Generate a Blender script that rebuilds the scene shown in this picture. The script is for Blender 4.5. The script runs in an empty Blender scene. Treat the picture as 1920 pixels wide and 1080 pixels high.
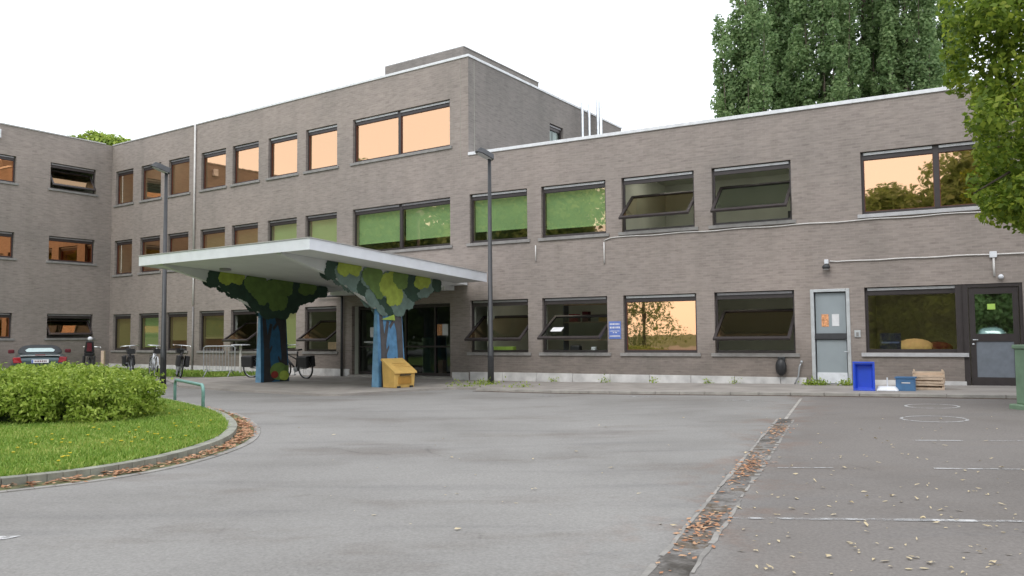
import bpy, bmesh, math, random
import numpy as np
from mathutils import Matrix, Vector
random.seed(7); rng = np.random.default_rng(7)
S = bpy.context.scene; COL = S.collection
R = math.radians

# ------------------------------------------------------------------ camera
PITCH, ROLL, FPX, CH = R(3.3166), R(-0.4676), 1550.0, 1.38
cp, sp, cr, sr = math.cos(PITCH), math.sin(PITCH), math.cos(ROLL), math.sin(ROLL)
RT, UP, FW = Vector((cr, -sr*sp, sr*cp)), Vector((-sr, -cr*sp, cr*cp)), Vector((0, cp, sp))
cam = bpy.data.cameras.new('camera'); camo = bpy.data.objects.new('camera', cam); COL.objects.link(camo)
M = Matrix.Identity(4)
for i in range(3): M[i][0], M[i][1], M[i][2] = RT[i], UP[i], -FW[i]
M[2][3] = CH
camo.matrix_world = M
cam.sensor_width = 36; cam.lens = FPX/1920*36; cam.clip_end = 2000; cam.clip_start = .1
S.camera = camo
def ray(x, y):
    return RT*((x-960)/FPX) + UP*((540-y)/FPX) + FW
def at(x, y, dep):
    r = ray(x, y); return Vector((r.x/r.y*dep, dep, CH + r.z/r.y*dep))
def gz(X):
    return -0.04 + 0.014*min(max(X-1, 0), 13)

# ------------------------------------------------------------------ materials
def mat(name):
    m = bpy.data.materials.new(name); m.use_nodes = True
    return m, m.node_tree.nodes, m.node_tree.links, m.node_tree.nodes['Principled BSDF']
def ramp(n, stops):
    r = n.new('ShaderNodeValToRGB'); e = r.color_ramp.elements
    while len(e) < len(stops): e.new(.5)
    for k, (p, c) in zip(e, stops): k.position = p; k.color = (*c, 1)
    return r
def mix(n, l, fac, a, b, mode='MIX'):
    x = n.new('ShaderNodeMix'); x.data_type = 'RGBA'; x.blend_type = mode
    for i, v in ((0, fac), (6, a), (7, b)):
        if isinstance(v, (int, float)): x.inputs[i].default_value = v
        elif isinstance(v, tuple): x.inputs[i].default_value = (*v, 1)
        else: l.new(v, x.inputs[i])
    return x.outputs[2]
def noise(n, l, vec, scale, detail=4, rough=.55, sc=None):
    if sc:
        mp = n.new('ShaderNodeMapping'); mp.inputs['Scale'].default_value = sc; l.new(vec, mp.inputs[0]); vec = mp.outputs[0]
    t = n.new('ShaderNodeTexNoise'); t.inputs['Scale'].default_value = scale; t.inputs['Detail'].default_value = detail
    t.inputs['Roughness'].default_value = rough; l.new(vec, t.inputs['Vector']); return t.outputs[0]
def plain(name, col, rough=.6, metal=0, var=.12, scale=6, spec=.5, bump=0):
    m, n, l, b = mat(name); tc = n.new('ShaderNodeTexCoord').outputs['Object']
    f = noise(n, l, tc, scale, 5)
    r = ramp(n, [(.3, tuple(c*(1-var) for c in col)), (.7, tuple(min(1, c*(1+var)) for c in col))]); l.new(f, r.inputs[0])
    l.new(r.outputs[0], b.inputs['Base Color']); b.inputs['Roughness'].default_value = rough; b.inputs['Metallic'].default_value = metal
    b.inputs['Specular IOR Level'].default_value = spec
    if bump:
        bp = n.new('ShaderNodeBump'); bp.inputs['Strength'].default_value = bump; bp.inputs['Distance'].default_value = .01
        l.new(noise(n, l, tc, scale*12, 3), bp.inputs['Height']); l.new(bp.outputs[0], b.inputs['Normal'])
    return m
def brick_mat(name, c1, c2, mort):
    m, n, l, b = mat(name); tc = n.new('ShaderNodeTexCoord').outputs['Object']
    sx = n.new('ShaderNodeSeparateXYZ'); l.new(tc, sx.inputs[0])
    cx = n.new('ShaderNodeCombineXYZ'); l.new(sx.outputs[0], cx.inputs[0]); l.new(sx.outputs[2], cx.inputs[1])
    # reveals: use depth so courses turn the corner
    ad = n.new('ShaderNodeMath'); ad.operation = 'ADD'; l.new(sx.outputs[0], ad.inputs[0]); l.new(sx.outputs[1], ad.inputs[1]); l.new(ad.outputs[0], cx.inputs[0])
    br = n.new('ShaderNodeTexBrick'); l.new(cx.outputs[0], br.inputs['Vector'])
    br.inputs['Scale'].default_value = 1; br.inputs['Brick Width'].default_value = .22; br.inputs['Row Height'].default_value = .068
    br.inputs['Mortar Size'].default_value = .007; br.inputs['Mortar Smooth'].default_value = .3; br.inputs['Bias'].default_value = -.1
    br.inputs['Color1'].default_value = (*c1, 1); br.inputs['Color2'].default_value = (*c2, 1); br.inputs['Mortar'].default_value = (*mort, 1)
    st = noise(n, l, tc, 1.0, 5, .72, (3.0, 3.0, 17))            # streaky courses
    r1 = ramp(n, [(.27, (.62, .60, .60)), (.40, (.90, .89, .89)), (.5, (1, 1, 1)), (.66, (1.10, 1.09, 1.07))]); l.new(st, r1.inputs[0])
    c = mix(n, l, 1.0, br.outputs[0], r1.outputs[0], 'MULTIPLY')
    big = noise(n, l, tc, .28, 4, .6)
    r2 = ramp(n, [(.32, (.86, .87, .87)), (.68, (1.1, 1.08, 1.07))]); l.new(big, r2.inputs[0])
    c = mix(n, l, 1.0, c, r2.outputs[0], 'MULTIPLY')
    dr = noise(n, l, tc, 1.3, 3, .5, (1.6, 1.6, .12))          # vertical weather stains
    r3 = ramp(n, [(.34, (.84, .85, .84)), (.52, (1, 1, 1))]); l.new(dr, r3.inputs[0])
    c = mix(n, l, .4, c, r3.outputs[0], 'MULTIPLY')
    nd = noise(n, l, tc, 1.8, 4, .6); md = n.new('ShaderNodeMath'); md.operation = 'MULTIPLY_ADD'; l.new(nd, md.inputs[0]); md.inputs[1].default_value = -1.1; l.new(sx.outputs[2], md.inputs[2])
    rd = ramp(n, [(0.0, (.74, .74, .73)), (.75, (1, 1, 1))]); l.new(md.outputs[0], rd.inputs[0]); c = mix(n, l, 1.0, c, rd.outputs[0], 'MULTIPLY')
    l.new(c, b.inputs['Base Color']); b.inputs['Roughness'].default_value = .92; b.inputs['Specular IOR Level'].default_value = .2
    bp = n.new('ShaderNodeBump'); bp.inputs['Strength'].default_value = .3; bp.inputs['Distance'].default_value = .006
    iv = n.new('ShaderNodeMath'); iv.operation = 'SUBTRACT'; iv.inputs[0].default_value = 1; l.new(br.outputs['Fac'], iv.inputs[1])
    l.new(iv.outputs[0], bp.inputs['Height']); l.new(bp.outputs[0], b.inputs['Normal'])
    return m
def glass_mat(name, tint, fac, trans=(.75, .8, .72), wav=.02):
    m, n, l, b = mat(name); out = n['Material Output']; n.remove(b)
    g = n.new('ShaderNodeBsdfGlossy'); g.inputs['Color'].default_value = (*tint, 1); g.inputs['Roughness'].default_value = .015
    t = n.new('ShaderNodeBsdfTransparent'); t.inputs['Color'].default_value = (*trans, 1)
    ms = n.new('ShaderNodeMixShader'); ms.inputs[0].default_value = fac
    tc = n.new('ShaderNodeTexCoord').outputs['Object']
    bp = n.new('ShaderNodeBump'); bp.inputs['Strength'].default_value = wav; bp.inputs['Distance'].default_value = .05
    l.new(noise(n, l, tc, 1.7, 2), bp.inputs['Height']); l.new(bp.outputs[0], g.inputs['Normal'])
    l.new(t.outputs[0], ms.inputs[1]); l.new(g.outputs[0], ms.inputs[2]); l.new(ms.outputs[0], out.inputs[0])
    return m
def leaf_mat(name, stops, rough=.55, trans=.35, cl=1.2):
    m, n, l, b = mat(name); out = n['Material Output']
    g = n.new('ShaderNodeNewGeometry'); tc = n.new('ShaderNodeTexCoord').outputs['Object']
    nz = noise(n, l, tc, cl, 2)
    a = n.new('ShaderNodeMath'); a.operation = 'MULTIPLY_ADD'; l.new(g.outputs['Random Per Island'], a.inputs[0]); a.inputs[1].default_value = .5
    s2 = n.new('ShaderNodeMath'); s2.operation = 'MULTIPLY'; l.new(nz, s2.inputs[0]); s2.inputs[1].default_value = .55
    l.new(s2.outputs[0], a.inputs[2])
    r = ramp(n, stops); l.new(a.outputs[0], r.inputs[0]); l.new(r.outputs[0], b.inputs['Base Color'])
    b.inputs['Roughness'].default_value = rough; b.inputs['Specular IOR Level'].default_value = .35
    t = n.new('ShaderNodeBsdfTranslucent'); l.new(r.outputs[0], t.inputs[0])
    ms = n.new('ShaderNodeMixShader'); ms.inputs[0].default_value = trans
    l.new(b.outputs[0], ms.inputs[1]); l.new(t.outputs[0], ms.inputs[2]); l.new(ms.outputs[0], out.inputs[0])
    return m

MT = {}
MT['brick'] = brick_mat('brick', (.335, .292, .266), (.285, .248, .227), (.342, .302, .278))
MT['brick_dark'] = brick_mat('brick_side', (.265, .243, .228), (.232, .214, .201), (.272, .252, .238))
MT['coping'] = plain('coping', (.72, .73, .75), .45, .0)
MT['coping_dull'] = plain('coping_dull', (.42, .41, .4), .5)
MT['stone'] = plain('plinth_stone', (.58, .57, .56), .8, var=.25, scale=2.2)
MT['sill'] = plain('sill_stone', (.26, .25, .24), .7, var=.2, scale=5)
MT['sill_light'] = plain('sill_light', (.45, .45, .46), .6)
MT['frame'] = plain('dark_brown_aluminium', (.055, .046, .046), .4, .2)
MT['grille'] = plain('vent_grille', (.30, .29, .30), .45, .3)
MT['grille_b'] = plain('vent_grille_bright', (.55, .55, .56), .45, .3)
MT['gasket'] = plain('red_brown_gasket', (.16, .05, .03), .5)
MT['glass'] = glass_mat('orange_coated_glass', (1, .62, .37), .62)
MT['glass_dim'] = glass_mat('bronze_glass', (.95, .62, .36), .30, (.6, .6, .5))
MT['glass_plain'] = glass_mat('clear_dark_glass', (.8, .9, .85), .16, (.55, .6, .56))
MT['glass_blind'] = glass_mat('light_coated_glass', (1, .66, .42), .36); MT['glass_c'] = glass_mat('deep_orange_glass', (1, .50, .24), .85)
MT['glass_wide'] = glass_mat('amber_glass', (1, .75, .3), .24, (.85, .8, .65)); MT['glass_door'] = glass_mat('door_glass', (.75, .95, .9), .5, (.4, .45, .42), .008)
MT['glass_entry'] = glass_mat('shaded_dark_glass', (.8, .85, .85), .07, (.4, .42, .42))
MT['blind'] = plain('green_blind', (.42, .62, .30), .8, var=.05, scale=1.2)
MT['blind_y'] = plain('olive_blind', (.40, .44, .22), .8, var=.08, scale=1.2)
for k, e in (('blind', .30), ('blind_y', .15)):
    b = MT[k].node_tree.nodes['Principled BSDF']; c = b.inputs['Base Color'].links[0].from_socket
    MT[k].node_tree.links.new(c, b.inputs['Emission Color']); b.inputs['Emission Strength'].default_value = e   # glow added to the cloth, standing in for room light behind it
MT['room'] = plain('room_wall', (.62, .64, .56), .9, var=.1, scale=.8)
MT['room_dark'] = plain('room_dark', (.05, .045, .04), .9)
MT['roof'] = plain('roof_felt', (.16, .16, .16), .9)
MT['white'] = plain('white_paint', (.74, .76, .80), .5, var=.06, scale=2.5)
MT['soffit'] = plain('soffit_paint', (.66, .68, .68), .7, var=.05, scale=1.5)
MT['pipe_w'] = plain('pale_pipe', (.66, .64, .62), .5)
MT['steel'] = plain('bright_steel', (.7, .72, .74), .28, .85)
MT['galv'] = plain('galvanised', (.42, .44, .46), .45, .6)
MT['black'] = plain('black_plastic', (.022, .022, .024), .45)
MT['rubber'] = plain('rubber', (.02, .02, .02), .85)
MT['lamp'] = plain('dark_grey_paint', (.05, .052, .056), .45, .1)
MT['door_grey'] = plain('door_grey', (.30, .34, .36), .45, var=.06, scale=2)
MT['alu'] = plain('pale_aluminium', (.55, .57, .58), .4, .4)
MT['panel'] = plain('grey_panel', (.17, .19, .22), .5)
MT['concrete'] = plain('concrete', (.36, .34, .31), .9, var=.22, scale=3, bump=.3)
MT['kerb'] = plain('mossy_kerb', (.25, .25, .21), .9, var=.3, scale=4, bump=.4)
MT['yellow'] = plain('yellow_grp', (.66, .42, .12), .6, var=.14, scale=3)
MT['yellow_d'] = plain('dark_yellow', (.42, .22, .04), .6)  # darker yellow of the bin's front panel and lid lettering
MT['blue'] = plain('blue_plastic', (.03, .09, .62), .35, var=.08)
MT['blue_d'] = plain('dull_blue_plastic', (.07, .17, .33), .5)
MT['wood'] = plain('crate_wood', (.60, .46, .34), .8, var=.15, scale=8)
MT['white_p'] = plain('white_plastic', (.72, .74, .78), .5)
MT['green_cab'] = plain('green_cabinet', (.17, .26, .17), .55)
MT['teal'] = plain('teal_steel', (.17, .33, .29), .45, .1, var=.2, scale=9)
MT['sign_blue'] = plain('sign_blue', (.13, .2, .52), .5)
MT['paper'] = plain('paper', (.75, .75, .76), .8)
MT['orange'] = plain('orange_poster', (.78, .33, .16), .8, var=.5, scale=22)
MT['red'] = plain('red_lens', (.30, .008, .015), .25)
MT['dkred'] = plain('dark_red_cloth', (.12, .012, .02), .8)
MT['car'] = plain('car_paint', (.09, .12, .13), .28, .5, var=.04)
MT['softtop'] = plain('soft_top', (.035, .04, .045), .8)
MT['plate'] = plain('number_plate', (.8, .8, .82), .5)
MT['rearglass'] = plain('rear_glass', (.40, .52, .52), .12, spec=1)
MT['bark'] = plain('bark', (.10, .08, .06), .95, var=.3, scale=5, bump=.5)
MT['beige'] = plain('beige_cloth', (.85, .60, .36), .9)
MT['screen_blue'] = plain('navy_screen', (.02, .03, .09), .4)
MT['lime'] = plain('lime_paint', (.40, .62, .12), .7)
MT['soil'] = plain('soil', (.085, .062, .045), .95, var=.5, scale=7, bump=.6)
# mural paints
for k, c in dict(m_dark=(.028, .065, .042), m_mid=(.14, .23, .055), m_yel=(.36, .45, .07), m_blue1=(.02, .10, .19), m_blue2=(.12, .29, .50), m_trunk=(.10, .095, .10),
                 m_trunk1=(.03, .028, .03), m_side=(.17, .34, .50), m_grey=(.15, .22, .19), m_red=(.25, .03, .02), m_lime=(.42, .58, .10)).items():
    MT[k] = plain('mural_'+k, c, .65, var=.22, scale=5)

LF_POP = leaf_mat('poplar_leaves', [(.15, (.10, .17, .07)), (.5, (.22, .33, .14)), (.85, (.36, .47, .22))], trans=.55, cl=.35)
LF_NEAR = leaf_mat('near_leaves', [(.15, (.07, .12, .015)), (.5, (.19, .28, .035)), (.85, (.44, .50, .07))], trans=.6, cl=.9)
LF_HEDGE = leaf_mat('hedge_leaves', [(.1, (.09, .15, .02)), (.45, (.26, .37, .045)), (.85, (.48, .57, .12))], trans=.35, cl=2.5)
LF_BACK = leaf_mat('broad_leaves', [(.15, (.13, .19, .06)), (.5, (.25, .36, .12)), (.85, (.38, .46, .18))], trans=.5, cl=.5)
LF_GRASS = leaf_mat('grass_blades', [(.15, (.13, .23, .03)), (.5, (.24, .38, .06)), (.85, (.44, .48, .13))], trans=.3, cl=.8)
LF_DRY = leaf_mat('dry_leaves', [(.15, (.22, .09, .045)), (.5, (.45, .21, .10)), (.85, (.60, .40, .24))], trans=.1, cl=2)
LF_PALE = leaf_mat('pale_leaves', [(.15, (.22, .14, .07)), (.4, (.52, .32, .15)), (.6, (.62, .55, .36)), (.9, (.72, .69, .56))], trans=.1, cl=2)

def n_vec(n, l, vec):
    t = n.new('ShaderNodeTexNoise'); t.inputs['Scale'].default_value = 1.3; t.inputs['Detail'].default_value = 5; l.new(vec, t.inputs['Vector']); return t.outputs['Color']
def asphalt_mat():
    m, n, l, b = mat('asphalt'); tc = n.new('ShaderNodeTexCoord').outputs['Object']
    sx = n.new('ShaderNodeSeparateXYZ'); l.new(tc, sx.inputs[0])
    def mth(op, a, bb, clamp=False):
        x = n.new('ShaderNodeMath'); x.operation = op; x.use_clamp = clamp
        for i, v in enumerate((a, bb)):
            if isinstance(v, (int, float)): x.inputs[i].default_value = v
            else: l.new(v, x.inputs[i])
        return x.outputs[0]
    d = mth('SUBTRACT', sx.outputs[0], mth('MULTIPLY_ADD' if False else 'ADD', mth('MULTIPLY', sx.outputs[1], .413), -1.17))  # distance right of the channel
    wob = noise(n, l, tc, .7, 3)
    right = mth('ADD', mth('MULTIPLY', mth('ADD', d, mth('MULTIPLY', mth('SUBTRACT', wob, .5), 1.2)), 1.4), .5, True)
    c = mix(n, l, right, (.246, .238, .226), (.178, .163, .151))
    big = noise(n, l, tc, .22, 5, .6); rb = ramp(n, [(.32, (.78, .77, .76)), (.5, (1.0, 1.0, 1.0)), (.7, (1.12, 1.12, 1.12))]); l.new(big, rb.inputs[0])
    c = mix(n, l, 1.0, c, rb.outputs[0], 'MULTIPLY')
    # brownish worn stains, stretched across
    stn = noise(n, l, tc, .5, 6, .68, (.6, 1.3, 1)); rs = ramp(n, [(.53, (0, 0, 0)), (.66, (1, 1, 1))]); l.new(stn, rs.inputs[0])
    c = mix(n, l, mth('MULTIPLY', rs.outputs[0], .55), c, (.158, .138, .122))
    stw = noise(n, l, tc, .9, 5, .6, (.35, 2.2, 1)); rw = ramp(n, [(.54, (0, 0, 0)), (.68, (1, 1, 1))]); l.new(stw, rw.inputs[0]); c = mix(n, l, mth('MULTIPLY', rw.outputs[0], .35), c, (.15, .145, .145))
    cr_ = n.new('ShaderNodeTexVoronoi'); cr_.feature = 'DISTANCE_TO_EDGE'; cr_.inputs['Scale'].default_value = .45; l.new(mix(n, l, .25, tc, n_vec(n, l, tc)), cr_.inputs['Vector']); rk = ramp(n, [(0, (1, 1, 1)), (.006, (0, 0, 0))]); l.new(cr_.outputs['Distance'], rk.inputs[0]); c = mix(n, l, mth('MULTIPLY', mth('MULTIPLY', rk.outputs[0], rs.outputs[0]), .5), c, (.08, .075, .07))
    # rusty litter stain near channel
    ab = mth('ABSOLUTE', d, 0); near = mth('SUBTRACT', 1.0, mth('MULTIPLY', ab, 1.1), True)
    rn = noise(n, l, tc, 1.4, 6, .7); rr = ramp(n, [(.5, (0, 0, 0)), (.68, (1, 1, 1))]); l.new(rn, rr.inputs[0])
    c = mix(n, l, mth('MULTIPLY', mth('MULTIPLY', rr.outputs[0], near), .6), c, (.19, .105, .065))
    fine = noise(n, l, tc, 42, 5, .7); rf = ramp(n, [(.3, (.80, .80, .80)), (.7, (1.2, 1.2, 1.2))]); l.new(fine, rf.inputs[0])
    c = mix(n, l, 1.0, c, rf.outputs[0], 'MULTIPLY')
    v = n.new('ShaderNodeTexVoronoi'); v.inputs['Scale'].default_value = 75; l.new(tc, v.inputs['Vector'])
    rv = ramp(n, [(0, (1.25, 1.25, 1.22)), (.25, (1, 1, 1))]); l.new(v.outputs['Distance'], rv.inputs[0])
    c = mix(n, l, .6, c, rv.outputs[0], 'MULTIPLY')
    l.new(c, b.inputs['Base Color']); b.inputs['Roughness'].default_value = .88; b.inputs['Specular IOR Level'].default_value = .3
    bp = n.new('ShaderNodeBump'); bp.inputs['Strength'].default_value = .5; bp.inputs['Distance'].default_value = .006
    l.new(fine, bp.inputs['Height']); l.new(bp.outputs[0], b.inputs['Normal'])
    return m
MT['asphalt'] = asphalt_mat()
def worn(name, col, base, thr=.5, sc=9):
    m, n, l, b = mat(name); out = n['Material Output']; tc = n.new('ShaderNodeTexCoord').outputs['Object']
    f = noise(n, l, tc, sc, 6, .75); r = ramp(n, [(thr-.08, (0, 0, 0)), (thr+.1, (1, 1, 1))]); l.new(f, r.inputs[0])
    t = n.new('ShaderNodeBsdfTransparent'); ms = n.new('ShaderNodeMixShader'); l.new(r.outputs[0], ms.inputs[0])
    b.inputs['Base Color'].default_value = (*col, 1); b.inputs['Roughness'].default_value = .8
    l.new(t.outputs[0], ms.inputs[1]); l.new(b.outputs[0], ms.inputs[2]); l.new(ms.outputs[0], out.inputs[0]); return m
MT['worn_white'] = worn('worn_white_paint', (.40, .40, .40), None, .48)
MT['worn_white2'] = worn('fresh_white_paint', (.52, .52, .52), None, .42)
def channel_mat():
    m, n, l, b = mat('silted_channel'); tc = n.new('ShaderNodeTexCoord').outputs['Object']
    f = noise(n, l, tc, 1.5, 6, .65); r = ramp(n, [(.34, (.045, .038, .03)), (.43, (.12, .11, .10)), (.50, (.20, .19, .18)), (.56, (.10, .075, .05)), (.63, (.20, .185, .17)), (.72, (.26, .14, .07))]); l.new(f, r.inputs[0])
    g = noise(n, l, tc, 30, 4, .7); rg = ramp(n, [(.3, (.7, .7, .7)), (.7, (1.3, 1.3, 1.3))]); l.new(g, rg.inputs[0])
    l.new(mix(n, l, 1.0, r.outputs[0], rg.outputs[0], 'MULTIPLY'), b.inputs['Base Color']); b.inputs['Roughness'].default_value = .95
    bp = n.new('ShaderNodeBump'); bp.inputs['Strength'].default_value = .6; bp.inputs['Distance'].default_value = .02; l.new(f, bp.inputs['Height']); l.new(bp.outputs[0], b.inputs['Normal']); return m
MT['channel'] = channel_mat()
MT['edge_con'] = plain('worn_edge_concrete', (.275, .262, .242), .9, var=.3, scale=3.5, bump=.4)
MT['gutter'] = plain('mossy_gutter', (.13, .135, .06), .95, var=.6, scale=3.5, bump=.5)
MT['paving'] = plain('paving', (.30, .275, .25), .9, var=.2, scale=1.6, bump=.3)
MT['lawn'] = plain('lawn_soil', (.16, .24, .04), .95, var=.35, scale=3)
MT['field'] = plain('field', (.09, .13, .04), .95, var=.3, scale=.1)

# ------------------------------------------------------------------ object helpers
WM = {}
def tag(o, label=None, cat=None, group=None, kind=None):
    for k, v in (('label', label), ('category', cat), ('group', group), ('kind', kind)):
        if v: o[k] = v
    return o
def thing(name, label, cat, loc=(0, 0, 0), rz=0, group=None):
    o = bpy.data.objects.new(name, None); COL.objects.link(o); o.location = loc; o.rotation_euler = (0, 0, rz)
    o.empty_display_size = .3
    WM[o.name] = Matrix.Translation(loc) @ Matrix.Rotation(rz, 4, 'Z'); return tag(o, label, cat, group)
def link(name, me, parent=None, M=None):
    o = bpy.data.objects.new(name, me); COL.objects.link(o)
    if parent: o.parent = parent
    if M is not None:      # M = world matrix
        if parent: o.matrix_parent_inverse = WM[parent.name].inverted()
        o.matrix_basis = M; WM[o.name] = M.copy()
    else: WM[o.name] = WM[parent.name].copy() if parent else Matrix.Identity(4)
    return o
class MB:
    def __init__(s): s.v = []; s.f = []; s.m = []
    def add(s, v, f, mi=0):
        k = len(s.v); s.v += [tuple(p) for p in v]; s.f += [tuple(i+k for i in q) for q in f]; s.m += [mi]*len(f); return s
    def box(s, x0, x1, y0, y1, z0, z1, mi=0, M=None):
        v = [Vector((x, y, z)) for z in (z0, z1) for x, y in ((x0, y0), (x1, y0), (x1, y1), (x0, y1))]
        if M is not None: v = [M @ p for p in v]
        return s.add(v, [(0, 3, 2, 1), (4, 5, 6, 7), (0, 1, 5, 4), (1, 2, 6, 5), (2, 3, 7, 6), (3, 0, 4, 7)], mi)
    def tube(s, pts, r, n=8, mi=0, closed=False, caps=True):
        pts = [Vector(p) for p in pts]; N = len(pts); rs = r if isinstance(r, (list, tuple)) else [r]*N
        V = []; ref = None
        for i, p in enumerate(pts):
            a = pts[(i-1) % N] if (i or closed) else p; b = pts[(i+1) % N] if (i < N-1 or closed) else p
            t = (b-a).normalized()
            if ref is None: ref = t.orthogonal().normalized()
            ref = (ref - t*ref.dot(t))
            ref = ref.normalized() if ref.length > 1e-6 else t.orthogonal().normalized()
            q = t.cross(ref)
            V += [p + (ref*math.cos(2*math.pi*j/n) + q*math.sin(2*math.pi*j/n))*rs[i] for j in range(n)]
        F = []
        for i in range(N if closed else N-1):
            i2 = (i+1) % N
            F += [(i*n+j, i*n+(j+1) % n, i2*n+(j+1) % n, i2*n+j) for j in range(n)]
        if caps and not closed: F += [tuple(range(n-1, -1, -1)), tuple((N-1)*n+j for j in range(n))]
        return s.add(V, F, mi)
    def prism(s, bot, top, mi=0):     # two rings of equal count
        n = len(bot); return s.add(list(bot)+list(top), [tuple(range(n-1, -1, -1)), tuple(range(n, 2*n))] + [(i, (i+1) % n, n+(i+1) % n, n+i) for i in range(n)], mi)
    def ball(s, c, rx, ry, rz, mi=0, nu=10, nv=6):
        V = [(c[0], c[1], c[2]-rz)]
        for i in range(1, nv):
            a = -math.pi/2 + math.pi*i/nv
            V += [(c[0]+rx*math.cos(a)*math.cos(2*math.pi*j/nu), c[1]+ry*math.cos(a)*math.sin(2*math.pi*j/nu), c[2]+rz*math.sin(a)) for j in range(nu)]
        V.append((c[0], c[1], c[2]+rz)); F = [(0, 1+(j+1) % nu, 1+j) for j in range(nu)]
        for i in range(nv-2): F += [(1+i*nu+j, 1+i*nu+(j+1) % nu, 1+(i+1)*nu+(j+1) % nu, 1+(i+1)*nu+j) for j in range(nu)]
        F += [(len(V)-1, 1+(nv-2)*nu+j, 1+(nv-2)*nu+(j+1) % nu) for j in range(nu)]
        return s.add(V, F, mi)
    def build(s, name, mats, parent=None, M=None, smooth=False, bevel=0):
        me = bpy.data.meshes.new(name); me.from_pydata(s.v, [], s.f); me.validate()
        for m in (mats if isinstance(mats, (list, tuple)) else [mats]): me.materials.append(MT[m] if isinstance(m, str) else m)
        if len(me.polygons) == len(s.m): me.polygons.foreach_set('material_index', s.m)
        bm = bmesh.new(); bm.from_mesh(me); bmesh.ops.recalc_face_normals(bm, faces=bm.faces); bm.to_mesh(me); bm.free()
        if smooth: me.polygons.foreach_set('use_smooth', [True]*len(me.polygons))
        o = link(name, me, parent, M)
        if bevel:
            b = o.modifiers.new('bevel', 'BEVEL'); b.width = bevel; b.segments = 2; b.limit_method = 'ANGLE'
        return o
def quads(name, P, m, parent=None, smooth=False):       # P: (N,4,3) array -> one mesh
    N = len(P); me = bpy.data.meshes.new(name); me.vertices.add(N*4); me.vertices.foreach_set('co', P.astype(np.float32).ravel())
    me.loops.add(N*4); me.loops.foreach_set('vertex_index', np.arange(N*4, dtype=np.int32))
    me.polygons.add(N); me.polygons.foreach_set('loop_start', np.arange(0, N*4, 4, dtype=np.int32)); me.polygons.foreach_set('loop_total', np.full(N, 4, dtype=np.int32))
    me.update(calc_edges=True); me.materials.append(m); return link(name, me, parent)
def leaves(C, size, flat=.35, asp=.55, out=None):
    """leaf-shaped quads round centres C; out = outward directions that tilt the blades"""
    N = len(C); d = rng.normal(size=(N, 3)); d /= np.linalg.norm(d, axis=1)[:, None]
    nrm = rng.normal(size=(N, 3)); nrm[:, 2] += flat*2
    if out is not None: nrm += out*1.3
    nrm /= np.linalg.norm(nrm, axis=1)[:, None]
    u = np.cross(nrm, d); u /= np.linalg.norm(u, axis=1)[:, None]; v = np.cross(nrm, u)
    s = size*(.6+.8*rng.random(N))[:, None]
    return np.stack([C-u*s*.5, C+v*s*asp*.5, C+u*s*.5, C-v*s*asp*.5], axis=1)
def puff_points(puffs, dens):
    A = []; B = []
    for (c, r) in puffs:
        c = np.array(c); r = np.array(r if np.ndim(r) else (r, r, r)); n = max(8, int(dens*(r[0]*r[1]+r[1]*r[2]+r[0]*r[2])))
        d = rng.normal(size=(n, 3)); d /= np.linalg.norm(d, axis=1)[:, None]
        q = .45+.6*rng.random(n)**.6
        A.append(c + d*r*q[:, None]); B.append(d)
    return np.concatenate(A), np.concatenate(B)

# ------------------------------------------------------------------ facade frames
def Vv(a): return Vector((a[0], a[1], 0))
K = Vector((-1.3477, 26.0, 0)); dA = Vector((-.82071, .57135, 0)); dB = Vector((.87049, -.49218, 0)); dC = Vector((-.54294, -.83977, 0)); dD = Vector((.54446, .83879, 0))
J = K + dA*20.863
class Fac:
    def __init__(s, o, d):
        s.o, s.d = o, d; n = Vector((d.y, -d.x, 0))
        if s is None: pass
        s.n = n if n.dot(-(o+d*4)) > 0 else -n
        X = Vector((s.n.y, -s.n.x, 0)); s.sg = 1 if X.dot(d) > 0 else -1
        s.M = Matrix.Identity(4)
        for i in range(3): s.M[i][0], s.M[i][1], s.M[i][2], s.M[i][3] = X[i], s.n[i], (0, 0, 1)[i], o[i]
    def p(s, a, w=0, z=0): return s.o + s.d*a + s.n*w + Vector((0, 0, z))
    def at(s, a, w=0, z=0): return s.M @ Matrix.Translation((s.sg*a, w, z))
FA, FB, FC = Fac(K, dA), Fac(K, dB), Fac(J, dC)
FD = Fac(K, dD); FD.n = Vector((.83879, -.54446, 0))
X = Vector((FD.n.y, -FD.n.x, 0)); FD.sg = 1 if X.dot(dD) > 0 else -1
for i in range(3): FD.M[i][0], FD.M[i][1] = X[i], FD.n[i]

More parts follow.
